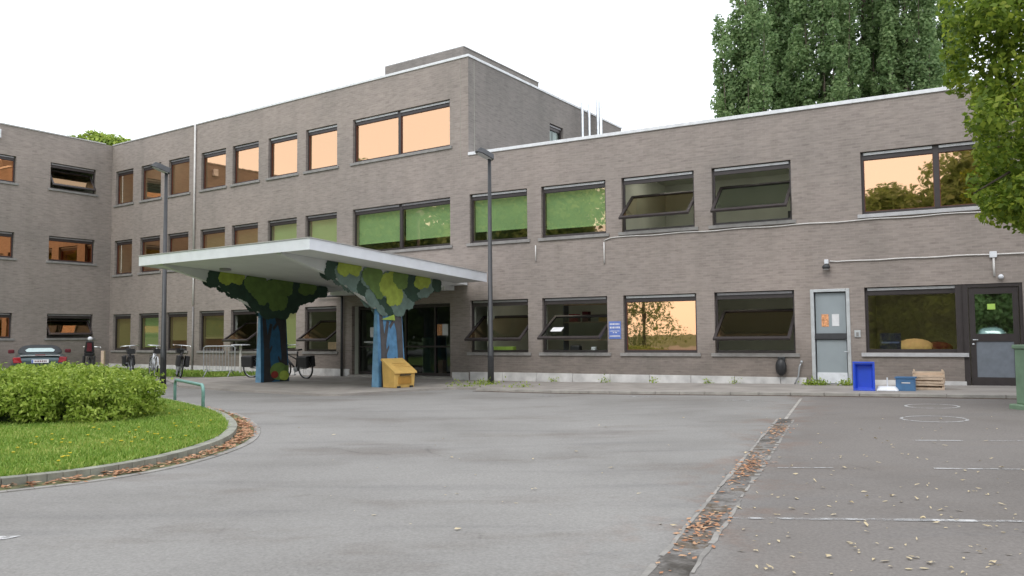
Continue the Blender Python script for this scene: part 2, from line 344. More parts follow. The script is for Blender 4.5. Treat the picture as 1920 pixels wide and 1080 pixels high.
bld = thing('school_building', 'grey brown brick school with a three storey block and a lower wing on its right', 'building', tuple(K))
def facade(name, F, s0, s1, z0, z1, ops, m='brick', t=.32):
    xs = sorted({s0, s1, *[o[0] for o in ops], *[o[1] for o in ops]}); zs = sorted({z0, z1, *[o[2] for o in ops], *[o[3] for o in ops]})
    mb = MB(); g = F.sg
    hole = lambda a, b: any(o[0] < a < o[1] and o[2] < b < o[3] for o in ops)
    for i in range(len(xs)-1):
        for j in range(len(zs)-1):
            if not hole((xs[i]+xs[i+1])/2, (zs[j]+zs[j+1])/2):
                a, b, c, d = xs[i]*g, xs[i+1]*g, zs[j], zs[j+1]
                mb.add([(a, 0, c), (b, 0, c), (b, 0, d), (a, 0, d)], [(0, 1, 2, 3)])
                mb.add([(a, -t, c), (b, -t, c), (b, -t, d), (a, -t, d)], [(3, 2, 1, 0)], 1)
    for (a, b, c, d) in [o[:4] for o in ops]:
        a, b = a*g, b*g
        for q in ([(a, c), (a, d)], [(b, c), (b, d)], [(a, c), (b, c)], [(a, d), (b, d)]):
            (p1, r1), (p2, r2) = q; mb.add([(p1, 0, r1), (p2, 0, r2), (p2, -.14, r2), (p1, -.14, r1)], [(0, 1, 2, 3)]); mb.add([(p1, -.14, r1), (p2, -.14, r2), (p2, -t, r2), (p1, -t, r1)], [(0, 1, 2, 3)], 1)
    me = bpy.data.meshes.new(name); me.from_pydata(mb.v, [], mb.f); me.materials.append(MT[m]); me.materials.append(MT['room']); me.polygons.foreach_set('material_index', mb.m)
    return link(name, me, bld, F.M)

# opening tables: s0, s1, z0, z1, kind, blind
A_S = [(.76, 5.18), (5.98, 7.64), (8.12, 9.78), (10.36, 11.98), (12.42, 14.05), (14.88, 16.38), (16.95, 18.48), (19.12, 20.55)]
A3 = [(a, b, 7.53, 9.08) for a, b in A_S]; A2 = [(a, b, 4.31, 5.87) for a, b in A_S]; A1 = [(a, b, .88, 2.50) for a, b in A_S[1:]]
ENT = (.78, 5.2, .08, 2.46)
B_S = [(.03, 2.10), (2.58, 4.68), (5.17, 7.29), (7.78, 9.85)]
B2 = [(a, b, 4.31, 5.87) for a, b in B_S] + [(11.52, 14.76, 4.31, 5.87)]
B1 = [(a, b, .88, 2.50) for a, b in B_S]
DOOR1 = (10.24, 11.17, .10, 2.49); COMBO = (11.51, 13.62, .90, 2.50); DOOR2 = (13.62, 14.83, .08, 2.50)
C_S = [(.78, 2.82), (4.25, 6.1)]
C3 = [(a, b, 7.95, 9.08) for a, b in C_S]; C2 = [(a, b, 4.79, 5.87) for a, b in C_S]; C1 = [(a, b, 1.45, 2.50) for a, b in C_S]
DW = (5.14, 6.15, 8.25, 9.27)
R3, R2 = 10.33, 7.13
facade('wall', FA, 0, 20.863, 0, R3, A3+A2+A1+[ENT])
facade('wall', FB, 0, 20, 0, R2, B2+B1+[DOOR1, COMBO, DOOR2])
facade('wall', FC, 0, 14, -.1, R3, C3+C2+C1)
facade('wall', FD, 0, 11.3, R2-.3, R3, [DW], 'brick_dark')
# roofs (behind the parapets) and back walls
def slab(name, pts, z, m): mb = MB(); mb.prism([Vector((p.x, p.y, z-.2)) for p in pts], [Vector((p.x, p.y, z)) for p in pts]); return mb.build(name, m, bld, Matrix.Identity(4))
slab('roof', [FA.p(.35, -.35), FA.p(20.5, -.35), FA.p(20.5, -11), FD.p(11.0, -.35)], R3-.12, 'roof')
slab('roof', [FB.p(0.4, -.35), FB.p(19.9, -.35), FB.p(19.9, -14), FD.p(11.3, .1), FD.p(0.5, .05)], R2-.1, 'roof')
slab('roof', [FC.p(.4, -.35), FC.p(13.9, -.35), FC.p(13.9, -9), FC.p(.4, -9)], R3-.12, 'roof')
mb = MB()
def vw(a, b, z0, z1): mb.add([(a.x, a.y, z0), (b.x, b.y, z0), (b.x, b.y, z1), (a.x, a.y, z1)], [(0, 1, 2, 3)])
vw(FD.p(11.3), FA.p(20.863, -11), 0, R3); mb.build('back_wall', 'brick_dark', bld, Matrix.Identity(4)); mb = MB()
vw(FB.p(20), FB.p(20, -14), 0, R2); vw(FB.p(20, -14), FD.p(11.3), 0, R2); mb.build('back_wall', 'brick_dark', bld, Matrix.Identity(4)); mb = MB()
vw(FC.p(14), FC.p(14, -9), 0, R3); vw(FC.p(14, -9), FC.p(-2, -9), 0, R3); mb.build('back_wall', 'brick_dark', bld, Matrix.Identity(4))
def cop(F, a, b, z, h, out, m, inn=.34, nm='coping'):
    mb = MB(); g = F.sg; x0, x1 = sorted((a*g, b*g)); mb.box(x0, x1, -inn, out, z-.01, z+h); mb.build(nm, m, bld, F.M, bevel=.008)
cop(FA, -.035, 12.5, R3, .075, .035, 'coping'); cop(FA, 12.503, 20.86, R3, .045, .03, 'coping_dull')
cop(FD, .34, 11.32, R3, .075, .035, 'coping'); cop(FB, 0, 20.02, R2, .085, .04, 'coping'); cop(FC, .35, 14, R3, .05, .03, 'coping_dull')
# penthouse on the roof
mb = MB(); a, b = 2.4, 6.3
pts = [FA.p(a, -2.6), FA.p(b, -2.6), FA.p(b, -8.2), FA.p(a, -8.2)]
# edge facing right follows the side wall
q0 = FA.p(2.35, -2.75); q1 = q0 + dD*5.3; q2 = q1 + dA*3.8; q3 = q0 + dA*3.9
MP = Matrix.Identity(4)
for i in range(3): MP[i][0], MP[i][1], MP[i][3] = dA[i], FA.n[i], q0[i]
inv = MP.inverted(); mb.prism([inv @ Vector((p.x, p.y, R3-.15)) for p in (q0, q1, q2, q3)], [inv @ Vector((p.x, p.y, 11.93)) for p in (q0, q1, q2, q3)])
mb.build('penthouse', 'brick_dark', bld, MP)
mb = MB(); mb.prism([inv @ Vector((p.x, p.y, 11.933)) for p in (q0-dA*.03, q1-dA*.03, q2, q3)], [inv @ Vector((p.x, p.y, 11.97)) for p in (q0-dA*.03, q1-dA*.03, q2, q3)])
mb.build('coping', 'coping_dull', bld, MP)
# plinth of pale stone blocks
def plinth(F, a, b, h=.27):
    mb = MB(); g = F.sg; s = a
    while s < b-.05:
        e = min(s+1.18, b); x0, x1 = sorted(((s+.006)*g, (e-.006)*g)); mb.box(x0, x1, -.02, .022, -.2, h-(.0 if (int(s*7) % 3) else .004)); s = e
    mb.build('plinth', 'stone', bld, F.M, bevel=.006)
plinth(FB, .02, 10.1); plinth(FB, 11.35, 13.66, .24); plinth(FB, 14.95, 20, .24); plinth(FA, 5.3, 20.84); plinth(FA, .03, .70, .25); plinth(FC, .03, 14, .22)

# room boxes behind the glass
def rooms(F, s0, s1, levels, cuts, depth=4.2, m='room'):
    mb = MB(); g = F.sg; x0, x1 = sorted((s0*g, s1*g))
    for (z0, z1) in levels:
        mb.add([(x0, -depth, z0), (x1, -depth, z0), (x1, -depth, z1), (x0, -depth, z1)], [(0, 1, 2, 3)], 0)
        mb.add([(x0, -depth, z0), (x1, -depth, z0), (x1, -.33, z0), (x0, -.33, z0)], [(0, 1, 2, 3)], 1)
        mb.add([(x0, -depth, z1), (x1, -depth, z1), (x1, -.33, z1), (x0, -.33, z1)], [(0, 1, 2, 3)], 0)
    for c in cuts:
        for (z0, z1) in levels: mb.box(c*g-.04, c*g+.04, -depth+.01, -.33, z0+.01, z1-.01, 0)
    me = mb.build('room_interior', ['room', 'room_dark'], bld, F.M)
LV = [(.02, 3.0), (3.3, 6.3), (6.6, 9.7)]
rooms(FA, .3, 20.5, LV, [.3, 5.55, 10.1, 14.45, 18.8, 20.5]); rooms(FB, .35, 16, LV[:2], [.5, 5.0, 10.05, 11.3, 16]); rooms(FC, .4, 7, LV, [.4, 3.5, 7])
em, n_, l_, b_ = mat('lit_ceiling_panel'); b_.inputs['Emission Color'].default_value = (1, .95, .85, 1); b_.inputs['Emission Strength'].default_value = 9; MT['lit'] = em
em, n_, l_, b_ = mat('dim_ceiling_panel'); b_.inputs['Emission Color'].default_value = (1, .9, .75, 1); b_.inputs['Emission Strength'].default_value = 3.5; MT['lit_dim'] = em
for F, a, z, m_ in ((FB, 6.3, 6.29, 'lit'), (FB, 8.8, 6.29, 'lit'), (FB, 8.0, 2.99, 'lit_dim'), (FB, 2.2, 2.99, 'lit_dim'), (FB, 12.6, 2.99, 'lit_dim'), (FA, 15.7, 9.69, 'lit_dim'), (FA, 17.8, 9.69, 'lit_dim'), (FA, 6.9, 2.99, 'lit_dim')):
    mb = MB(); x = F.sg*a; mb.box(x-.6, x+.6, -1.75, -1.45, z-.05, z-.012); mb.build('ceiling_light', m_, bld, F.M)
rooms(FD, 4.4, 6.6, [(7.5, 9.8)], [4.4, 6.6], 2)

def window(F, o, kind='closed', glass='glass', blind=None, drop=.85, grille='grille', mull=None, sillm='sill', angle=50, lip=.03, label=None, name='window', sill=True):
    """one window: frame (part) with pane, sash, sill, vent and blind as sub-parts"""
    s0, s1, z0, z1 = o[:4]; w = s1-s0; h = z1-z0; M = F.at((s0+s1)/2, 0, z0); hw = w/2
    fr = .055; yo, yi = -.105, -.175; gh = .085
    mb = MB(); mb.box(-hw, -hw+fr, yi, yo, 0, h-.0); mb.box(hw-fr, hw, yi, yo, 0, h); mb.box(-hw+fr, hw-fr, yi, yo, 0, fr+.015)
    mb.box(-hw+fr, hw-fr, yi, yo, h-gh-fr-.05, h-gh); mb.box(-hw+fr, hw-fr, yi, yo-.035, h-gh, h)
    bays = [(-hw+fr, hw-fr)]
    if mull is not None:
        mx = mull; mb.box(mx-.06, mx+.06, yi, yo+.01, fr, h-.02); bays = [(-hw+fr, mx-.06), (mx+.06, hw-fr)]
    W = mb.build(name, 'frame', bld, M); 
    if label: W['label'] = label
    for (a, b) in bays:
        g = MB(); g.box(a+.01, b-.01, yo-.03, yo+.035, h-gh+.004, h-.022); g.build('vent', grille, W)
        zt, zb = h-gh-fr-.05, fr+.015
        if kind == 'open':
            # centre pivot sash: top tips in, bottom swings out
            cz = (zt+zb)/2; L = (zt-zb)/2; T = Matrix.Translation((0, (yi+yo)/2, cz)) @ Matrix.Rotation(R(angle), 4, 'X')
            q = MB(); e = .075
            for bx in ((a, a+e, -L, L), (b-e, b, -L, L), (a+e, b-e, -L, -L+e+.02), (a+e, b-e, L-e, L)): q.box(bx[0], bx[1], -.03, .03, bx[2], bx[3], 0, T)
            q.build('sash', 'frame' , W)
            p = MB(); p.add([T @ Vector(v) for v in ((a+e, 0, -L+e), (b-e, 0, -L+e), (b-e, 0, L-e), (a+e, 0, L-e))], [(0, 1, 2, 3)]); p.build('pane', glass, W)
        else:
            p = MB(); ym = yi+.03; p.add([(a, ym, zb), (b, ym, zb), (b, ym, zt), (a, ym, zt)], [(0, 1, 2, 3)]); p.build('pane', glass, W)
            gs = MB(); t = .014
            for bx in ((a, a+t, zb, zt), (b-t, b, zb, zt), (a+t, b-t, zt-t, zt), (a+t, b-t, zb, zb+t)): gs.box(bx[0], bx[1], ym+.002, ym+.022, bx[2], bx[3])
            gs.build('glazing_bead', 'gasket' if glass in ('glass', 'glass_c') else 'frame', W)
        if blind:
            q = MB(); zt2 = zt+.02; z2 = zt-(zt-zb)*drop; q.add([(a-.02, yi-.12, z2), (b+.02, yi-.12, z2), (b+.02, yi-.12, zt2), (a-.02, yi-.12, zt2)], [(0, 1, 2, 3)])
            q.box(a, b, yi-.13, yi-.105, z2-.025, z2); q.build('blind', blind, W)
    if sill:
        q = MB(); q.box(-hw-.1, hw+.1, -.1, .05, -.095, -.004); q.build('sill', sillm, W, bevel=.006)
    return W
# three-storey block
for i, o in enumerate(A3):
    window(FA, o, 'closed' if i not in (6,) else 'closed', 'glass', None, mull=(o[1]-o[0])*(.5-.485)*1 if i == 0 else None, grille='grille_b' if i < 3 else 'grille')
for i, o in enumerate(A2):
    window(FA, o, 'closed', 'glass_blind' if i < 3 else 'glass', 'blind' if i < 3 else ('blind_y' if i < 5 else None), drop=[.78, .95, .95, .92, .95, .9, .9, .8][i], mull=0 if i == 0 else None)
for i, o in enumerate(A1):
    if i in (0, 2): window(FA, o, 'open', 'glass_dim', angle=58)
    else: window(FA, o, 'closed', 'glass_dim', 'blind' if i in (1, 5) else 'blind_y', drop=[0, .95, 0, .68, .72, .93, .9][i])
# two-storey wing
window(FB, B2[0], 'closed', 'glass_blind', 'blind', .75, grille='grille_b'); window(FB, B2[1], 'closed', 'glass_blind', 'blind', .82, grille='grille_b')
window(FB, B2[2], 'open', 'glass_dim', grille='grille_b', angle=54); window(FB, B2[3], 'open', 'glass_plain', grille='grille_b', angle=52)
window(FB, B2[4], 'closed', 'glass', None, mull=-(13.185-13.14), grille='grille_b', sillm='sill_light')
window(FB, B1[0], 'open', 'glass_dim', angle=57); W_ = window(FB, B1[1], 'open', 'glass_plain', angle=60); T_ = Matrix.Translation((0, -.14, .75)) @ Matrix.Rotation(R(60), 4, 'X'); mb = MB(); mb.box(.38, .74, .012, .016, -.28, -.04, 0, T_); mb.build('paper_notice', 'paper', W_); window(FB, B1[2], 'closed', 'glass', grille='grille_b'); window(FB, B1[3], 'open', 'glass_dim', angle=55, grille='grille')
window(FB, COMBO, 'closed', 'glass_wide', sillm='sill_light', grille='grille_b')
for rows in (C3, C2, C1):
    for i, o in enumerate(rows):
        op = (rows is C3 and i == 0) or (rows is C1 and i == 0)
        window(FC, o, 'open' if op else 'closed', 'glass_dim' if op else 'glass_c', None, .9, angle=34)
W = window(FD, DW, 'closed', 'glass_plain', None, sill=False)
mb = MB(); mb.box(-.45, -.05, -.2, -.19, .1, .85); mb.box(.12, .40, -.2, -.19, .1, .85); mb.build('curtain', 'white_p', W)

# entrance: glazed screen set back in its opening
s0, s1, z0, z1 = ENT; mb = MB(); yo, yi = -.32, -.40
for x in (s0, 1.65, 2.95, 4.1, s1-.07): mb.box(x, x+.07, yi, yo, z0, z1)
mb.box(s0, s1, yi, yo+.002, z1-.12, z1-.002); mb.box(s0, s1, yi, yo+.002, z0, z0+.1); mb.box(s0+.07, s1-.07, yi, yo+.001, 1.02, 1.08)
E = mb.build('entrance_screen', 'frame', bld, FA.M)
mb = MB(); mb.add([(s0, -.36, z0), (s1, -.36, z0), (s1, -.36, z1), (s0, -.36, z1)], [(0, 1, 2, 3)]); mb.build('pane', 'glass_entry', E)
mb = MB(); mb.box(s0-.15, s1+.1, -.35, .12, -.06, .075); mb.build('threshold', 'concrete', E, bevel=.01)
mb = MB(); mb.box(1.12, 1.36, yo+.004, yo+.008, 1.42, 1.78, 0); mb.box(1.37, 1.58, yo+.004, yo+.008, 1.42, 1.78, 1); mb.build('poster', ['paper', 'orange'], E)
mb = MB(); mb.box(4.36, 4.62, yo+.004, yo+.008, 1.38, 1.72); mb.build('notice', 'paper', E)
mb = MB(); mb.box(4.14, 4.9, yo+.004, yo+.03, 1.18, 1.23); mb.build('push_bar', 'alu', E)
mb = MB(); mb.box(2.1, 2.75, -1.4, -.9, .1, 1.35, 0); mb.box(1.0, 1.6, -1.5, -1.1, .1, .95, 1); mb.box(3.9, 4.7, -1.5, -1.0, .1, .9, 2); mb.box(1.75, 1.95, -1.0, -.8, .1, .6, 3)
mb.build('lobby_furniture', ['green_cab', 'dkred', 'panel', 'wood'], E)

# grey fire door
s0, s1, z0, z1 = DOOR1; M = FB.at((s0+s1)/2, 0, 0); hw = (s1-s0)/2
mb = MB(); mb.box(-hw, -hw+.085, -.14, .02, z0, z1); mb.box(hw-.085, hw, -.14, .02, z0, z1); mb.box(-hw+.085, hw-.085, -.14, .02, z1-.07, z1); mb.box(-hw-.06, hw+.06, -.13, .18, -.05, z0-.003)
D1 = mb.build('door_frame', 'alu', bld, M, bevel=.006)
mb = MB(); mb.box(-hw+.11, hw-.11, -.12, -.07, z0+.02, z1-.095, 0); mb.box(-hw+.11, hw-.11, -.071, -.06, z0+.03, z0+.30, 1)
mb.box(-hw+.095, hw-.095, -.07, -.005, 1.24, 1.38, 2); mb.box(-hw+.13, hw-.13, -.072, -.055, 1.22, 1.235, 3); D1b = mb.build('door_leaf', ['door_grey', 'white_p', 'lamp', 'black'], D1)
mb = MB(); mb.tube([(-hw+.06, .03, .92), (-hw+.06, .07, .92), (-hw+.15, .07, .92)], .012); mb.build('handle', 'steel', D1)
# local +x is towards the photo's left on this wall
mb = MB(); mb.box(.05, .22, -.068, -.062, 1.55, 1.86); mb.build('poster', 'orange', D1); mb = MB(); mb.box(-.20, -.03, -.068, -.062, 1.56, 1.86); mb.build('notice', 'paper', D1)
# dark glazed door beside the wide window
s0, s1, z0, z1 = DOOR2; M = FB.at((s0+s1)/2, 0, 0); hw = (s1-s0)/2
mb = MB()
mb.box(hw-.12, hw+.14, -.15, -.02, z0, z1); mb.box(-hw, -hw+.07, -.15, -.02, z0, z1); mb.box(-hw+.07, hw-.12, -.15, -.02, z1-.08, z1)
D2 = mb.build('door_frame', 'frame', bld, M)
a, b = -hw+.085, hw-.135; mb = MB(); mb.box(a, a+.12, -.12, -.05, z0+.01, z1-.09); mb.box(b-.12, b, -.12, -.05, z0+.01, z1-.09)
mb.box(a+.12, b-.12, -.12, -.05, z1-.24, z1-.09); mb.box(a+.12, b-.12, -.12, -.05, 1.16, 1.34); mb.box(a+.12, b-.12, -.12, -.05, z0+.01, z0+.26); mb.box(a+.12, b-.12, -.10, -.065, z0+.26, 1.16, 1)
mb.build('door_leaf', ['frame', 'panel'], D2)
mb = MB(); mb.add([(a+.12, -.09, 1.34), (b-.12, -.09, 1.34), (b-.12, -.09, z1-.24), (a+.12, -.09, z1-.24)], [(0, 1, 2, 3)]); mb.build('pane', 'glass_door', D2)
mb = MB(); mb.tube([(b-.06, -.05, 1.2), (b-.06, 0.0, 1.2), (b-.16, 0.0, 1.2)], .014); mb.ball((b-.06, -.035, 1.1), .025, .02, .025); mb.build('handle', 'steel', D2)
mb = MB(); mb.box(-.06, .1, -.088, -.084, 1.9, 2.03); mb.build('sticker', 'lime', D2)
# things lying inside behind the open windows and the wide window
def item(name, m, F, s_, y, z, bx, label, cat, bev=.01):
    mb = MB(); mb.box(*bx); o = mb.build(name, m, None, F.at(s_, y, z), bevel=bev); tag(o, label, cat)
sh = thing('shelf_unit', 'dark shelf unit behind the second ground floor window right of the lamp', 'shelves', tuple(FB.p(3.6, -1.6, .02)), math.atan2(FB.n.y, FB.n.x)-math.pi/2)
for k in range(5): mb = MB(); mb.box(-1.0, 1.0, -.18, .18, .1+.55*k, .13+.55*k); mb.build('shelf', 'wood', sh)
for x in (-1.02, 1.0): mb = MB(); mb.box(x, x+.02, -.18, .18, 0, 2.4); mb.build('side_panel', 'panel', sh)
for k, (x, c, w_, h_) in enumerate(((-.8, 'blue', .25, .3), (-.3, 'yellow', .3, .2), (.3, 'dkred', .2, .32), (.7, 'red', .3, .25))):
    item('storage_box', c, FB, 3.6-x*1, -1.6, 1.8, (-w_/2, w_/2, -.12, .12, 0, h_), ['blue box on the upper shelf behind the glass', 'yellow box on the upper shelf behind the glass', 'dark red box on the upper shelf behind the glass', 'bright red box on the upper shelf behind the glass'][k], 'box')
item('desk_organiser', 'lime', FB, .9, -.5, .89, (-.45, .45, -.1, .1, 0, .16), 'long lime and white tray inside the window beside the lamp post', 'tray')
item('flower_pot', 'black', FB, 3.45, -.5, .89, (-.16, .16, -.12, .12, 0, .2), 'black pot standing inside the second ground floor window', 'pot', .05)
item('mug', 'white_p', FB, 4.05, -.45, .89, (-.07, .07, -.07, .07, 0, .15), 'white mug standing inside the second ground floor window', 'mug', .02)
item('wall_panel', 'black', FB, 9.1, -3.9, 4.6, (-.09, .09, -.05, .05, 0, .5), 'narrow black panel on the classroom wall behind the upper window', 'panel')
item('storage_box', 'wood', FA, 7.0, -1.2, .9, (-.5, .5, -.2, .2, 0, .3), 'wooden box inside the open window left of the entrance', 'box')
def inB(s, y, z): return FB.at(s, y, z)
o = MB(); o.ball((0, 0, .22), .42, .22, .20, 0, 14, 8); o = o.build('cushion', 'beige', None, inB(12.55, -.62, .82), smooth=True); tag(o, 'tan cushion lying behind the wide ground floor window', 'cushion')
o = MB(); o.ball((0, 0, .16), .34, .2, .16, 0, 12, 7); o = o.build('cushion', 'dkred', None, inB(13.05, -.75, .84), smooth=True); tag(o, 'dark red cushion right of the tan one behind glass', 'cushion')
t_ = thing('table', 'low table just inside the wide ground floor window', 'table', tuple(FB.p(12.5, -.85, .02)), 0)
mb = MB(); 
g_ = FB.M.to_3x3().to_4x4()
mb.box(-1.0, 1.0, -.42, .42, .74, .80, 0, g_); mb.build('tabletop', 'wood', t_)
for (x, y) in ((-.9, -.3), (.9, -.3), (-.9, .3), (.9, .3)): mb = MB(); mb.box(x-.03, x+.03, y-.03, y+.03, 0, .738, 0, g_); mb.build('leg', 'wood', t_)
mb = MB(); mb.box(-.24, .24, -.03, .03, .01, .55, 0); mb.box(-.2, .2, .031, .036, .30, .34, 1); mb.box(-.19, -.02, .0365, .038, .31, .33, 1)
o = mb.build('screen', ['screen_blue', 'sign_blue'], None, inB(12.02, -.5, .82)); tag(o, 'dark navy screen standing inside the wide window', 'screen')

# pipes and cables on the walls
def run(name, F, pts, r, m, n=8):
    mb = MB(); mb.tube([(F.sg*a, w, z) for a, w, z in pts], r, n); return mb.build(name, m, bld, F.M, smooth=True)
run('downpipe', FA, [(14.42, .06, R3+.02), (14.42, .06, 5.0)], .04, 'pipe_w'); run('downpipe', FA, [(14.42, .05, 4.93), (14.42, .05, 2.75)], .033, 'pipe_w'); run('downpipe', FA, [(14.42, .05, 2.70), (14.42, .05, -.05)], .034, 'sill')
run('drainpipe', FA, [(5.62, .08, 3.0), (5.62, .08, 0)], .045, 'lamp'); run('drainpipe', FA, [(6.9, .12, 2.86), (5.62, .12, 2.83)], .03, 'lamp')
cab = [(4.62, .025, 4.10), (4.78, .025, 4.155)]
for i in range(30): s = 4.9+i*.335; cab.append((s, .025, 4.17 + .012*math.sin(i*1.3)))
run('cable', FB, cab, .015, 'pipe_w'); run('cable', FB, [(4.62, .025, 4.06), (4.62, .025, 3.44)], .022, 'pipe_w'); run('cable', FB, [(2.39, .025, 4.1), (2.39, .025, 3.62)], .02, 'pipe_w')
cab = [(10.74, .03, 3.19)] + [(10.9+i*.33, .025, 3.17+.008*math.sin(i*1.7)) for i in range(11)] + [(14.9, .025, 3.16), (19, .025, 3.16)]
run('cable', FB, cab, .016, 'pipe_w'); run('cable', FB, [(14.29, .025, 3.1), (14.29, .025, 2.66)], .024, 'pipe_w')
mb = MB(); mb.box(14.21*-1, 14.36*-1, .003, .06, 3.09, 3.23); mb.build('junction_box', 'white_p', bld, FB.M, bevel=.01)
run('gas_pipe', FB, [(9.98, .10, .62), (9.95, .10, .55), (9.92, .12, .3), (9.80, .14, .04)], .02, 'galv'); 
mb = MB(); mb.ball((-10.0, .1, .66), .035, .035, .045); mb.build('valve', 'galv', bld, FB.M, smooth=True)

# wall-mounted things
def wall_thing(name, label, cat, F, s, w, z, group=None):
    o = thing(name, label, cat, tuple(F.p(s, w, z)), 0, group); rz = math.atan2(F.n.y, F.n.x)-math.pi/2
    o.rotation_euler.z = rz; WM[o.name] = Matrix.Translation(F.p(s, w, z)) @ Matrix.Rotation(rz, 4, 'Z'); return o
t = wall_thing('wall_lamp', 'dark round security lamp below a white box on the brick wall', 'lamp', FB, 10.66, 0, 3.07)
mb = MB(); mb.box(-.05, .05, .002, .09, .05, .16); mb.build('junction_box', 'white_p', t, bevel=.01)
mb = MB(); mb.ball((0, .12, -.03), .1, .1, .07, 0, 14, 8); mb.build('lamp_housing', 'lamp', t, smooth=True)
mb = MB(); mb.tube([(0, .12, -.045), (0, .12, -.105)], [.085, .06], 12); mb.build('lens', 'grille_b', t, smooth=True)
t = wall_thing('wall_lamp', 'small round white lamp above the dark glazed door', 'lamp', FB, 14.42, 0, 2.64)
mb = MB(); mb.tube([(0, 0.002, 0), (0, .04, 0)], .06, 12); mb.build('base', 'alu', t); mb = MB(); mb.ball((0, .08, 0), .055, .055, .055); mb.build('bulb', 'white_p', t, smooth=True)
t = wall_thing('wall_sign', 'small blue notice sign with white lettering between two ground floor windows', 'sign', FB, 4.91, .004, 1.27)
mb = MB(); mb.box(-.185, .185, 0, .012, 0, .5); mb.build('panel', 'sign_blue', t, bevel=.004)
mb = MB()
def word(y, x0, x1, h, step):
    x = x1
    while x > x0+.02:
        w = random.uniform(.35, .9)*step; mb.box(max(x-w, x0), x, .0125, .0145, y, y+h); x -= w+step*.28
for y, hh, st in ((.40, .045, .055), (.30, .05, .06), (.215, .02, .03), (.17, .02, .1)): word(y, -.15 if y > .2 else -.07, .15 if y > .2 else .06, hh, st)
mb.box(-.16, .16, .0125, .0145, .07, .095); mb.build('lettering', 'paper', t)
t = wall_thing('hose_reel', 'black oval hose holder hanging on the plinth wall below a window', 'hose holder', FB, 9.5, 0, .33)
mb = MB(); mb.ball((0, .13, .2), .14, .11, .23, 0, 14, 9); mb.build('hose', 'black', t, smooth=True); mb = MB(); mb.box(-.09, .09, .003, .07, .36, .46); mb.build('bracket', 'lamp', t, bevel=.01)
t = wall_thing('keypad', 'pale grey square intercom plate on brick beside the fire door', 'intercom', FB, 11.33, 0, 1.28)
mb = MB(); mb.box(-.07, .07, .002, .03, 0, .17); mb.build('plate', 'alu', t, bevel=.004); mb = MB(); mb.box(-.03, .03, .0305, .035, .02, .12); mb.build('speaker_panel', 'sill', t)
t = wall_thing('wall_lamp', 'white box lamp high on the left wing at the photo edge', 'lamp', FC, 5.05, 0, 9.72)
mb = MB(); mb.box(-.12, .12, .003, .14, 0, .36); mb.build('lamp_housing', 'white_p', t, bevel=.02)
# flue pipes beside the upper block wall
for i, (s, z, r) in enumerate(((7.05, 10.42, .055), (7.62, 10.5, .055), (8.36, 10.85, .055), (8.60, 10.85, .085))):
    t = thing('flue_pipe', ['bright steel flue pipe nearest the small roof window', 'second bright steel flue pipe from the roof window', 'thin steel flue pipe touching the thick one', 'thickest and farthest steel flue pipe above the low roof'][i], 'flue', tuple(FD.p(s, .35, R2-.1)), 0, 'steel flue pipes on the roof')
    mb = MB(); mb.tube([(0, 0, 0), (0, 0, z-R2+.1)], r, 14); mb.build('pipe', 'steel', t, smooth=False)
    if i in (0, 2):
        mb = MB(); mb.tube([(0, 0, 1.9), tuple(-FD.n*.34+Vector((0, 0, 1.9)))], .02); mb.build('bracket', 'galv', t)
    else:
        mb = MB(); mb.tube([tuple(-dD*.5+Vector((0, 0, 1.9))), (0, 0, 1.9)], .015); mb.build('bracket', 'galv', t)

# ------------------------------------------------------------------ entrance canopy on two painted tree supports
can = thing('entrance_canopy', 'flat white concrete entrance canopy carried on two supports painted as trees', 'canopy', tuple(FA.p(2.5, 3.6, 0)))
zs = lambda w: 2.985+.062*w
mb = MB(); x0, x1, w0, w1 = -1.12, 5.87, .06, 7.5
def ring(x0, x1, w0, w1, dz): return [(x0, w0, zs(w0)+dz), (x1, w0, zs(w0)+dz), (x1, w1, zs(w1)+dz), (x0, w1, zs(w1)+dz)]
# the wall turns away behind the right-hand end, so that corner stops short of it
mb.prism(ring(x0, x1, .62, w1, 0), ring(x0, x1, .62, w1, .235)); mb.prism(ring(.05, x1, .03, .62, 0), ring(.05, x1, .03, .62, .235))
mb.build('roof_slab', 'soffit', can, FA.M)
mb = MB(); e = .035
mb.prism([(x0-e, w1+e, zs(w1)-.02), (x1+e, w1+e, zs(w1)-.02), (x1+e, w1+.003, zs(w1)-.02), (x0-e, w1+.003, zs(w1)-.02)], [(x0-e, w1+e, zs(w1)+.25), (x1+e, w1+e, zs(w1)+.25), (x1+e, w1+.003, zs(w1)+.25), (x0-e, w1+.003, zs(w1)+.25)])
for xa, xb in ((x0-e, x0-.003), (x1+.003, x1+e)):
    mb.prism([(xa, .62, zs(.62)-.02), (xb, .62, zs(.62)-.02), (xb, w1, zs(w1)-.02), (xa, w1, zs(w1)-.02)], [(xa, .62, zs(.62)+.25), (xb, .62, zs(.62)+.25), (xb, w1, zs(w1)+.25), (xa, w1, zs(w1)+.25)])
mb.build('fascia', 'white', can, FA.M)
mb = MB(); t2 = .02
mb.prism([(x0-e-t2, w1+e+t2, zs(w1)+.252), (x1+e+t2, w1+e+t2, zs(w1)+.252), (x1+e+t2, .6, zs(.6)+.252), (x0-e-t2, .6, zs(.6)+.252)],
         [(x0-e-t2, w1+e+t2, zs(w1)+.272), (x1+e+t2, w1+e+t2, zs(w1)+.272), (x1+e+t2, .6, zs(.6)+.272), (x0-e-t2, .6, zs(.6)+.272)])
mb.build('roof_trim', 'coping_dull', can, FA.M)
mb = MB(); mb.box(.56, 5.7, .05, .55, 2.84, zs(.05)-.003); mb.build('wall_beam', 'soffit', can, FA.M)
for x, w in ((4.1, 6.0), (1.5, 3.9)):
    mb = MB(); mb.tube([(x, w, zs(w)-.06), (x, w, zs(w))], .16, 16); mb.build('ceiling_light', 'grille', can, FA.M)
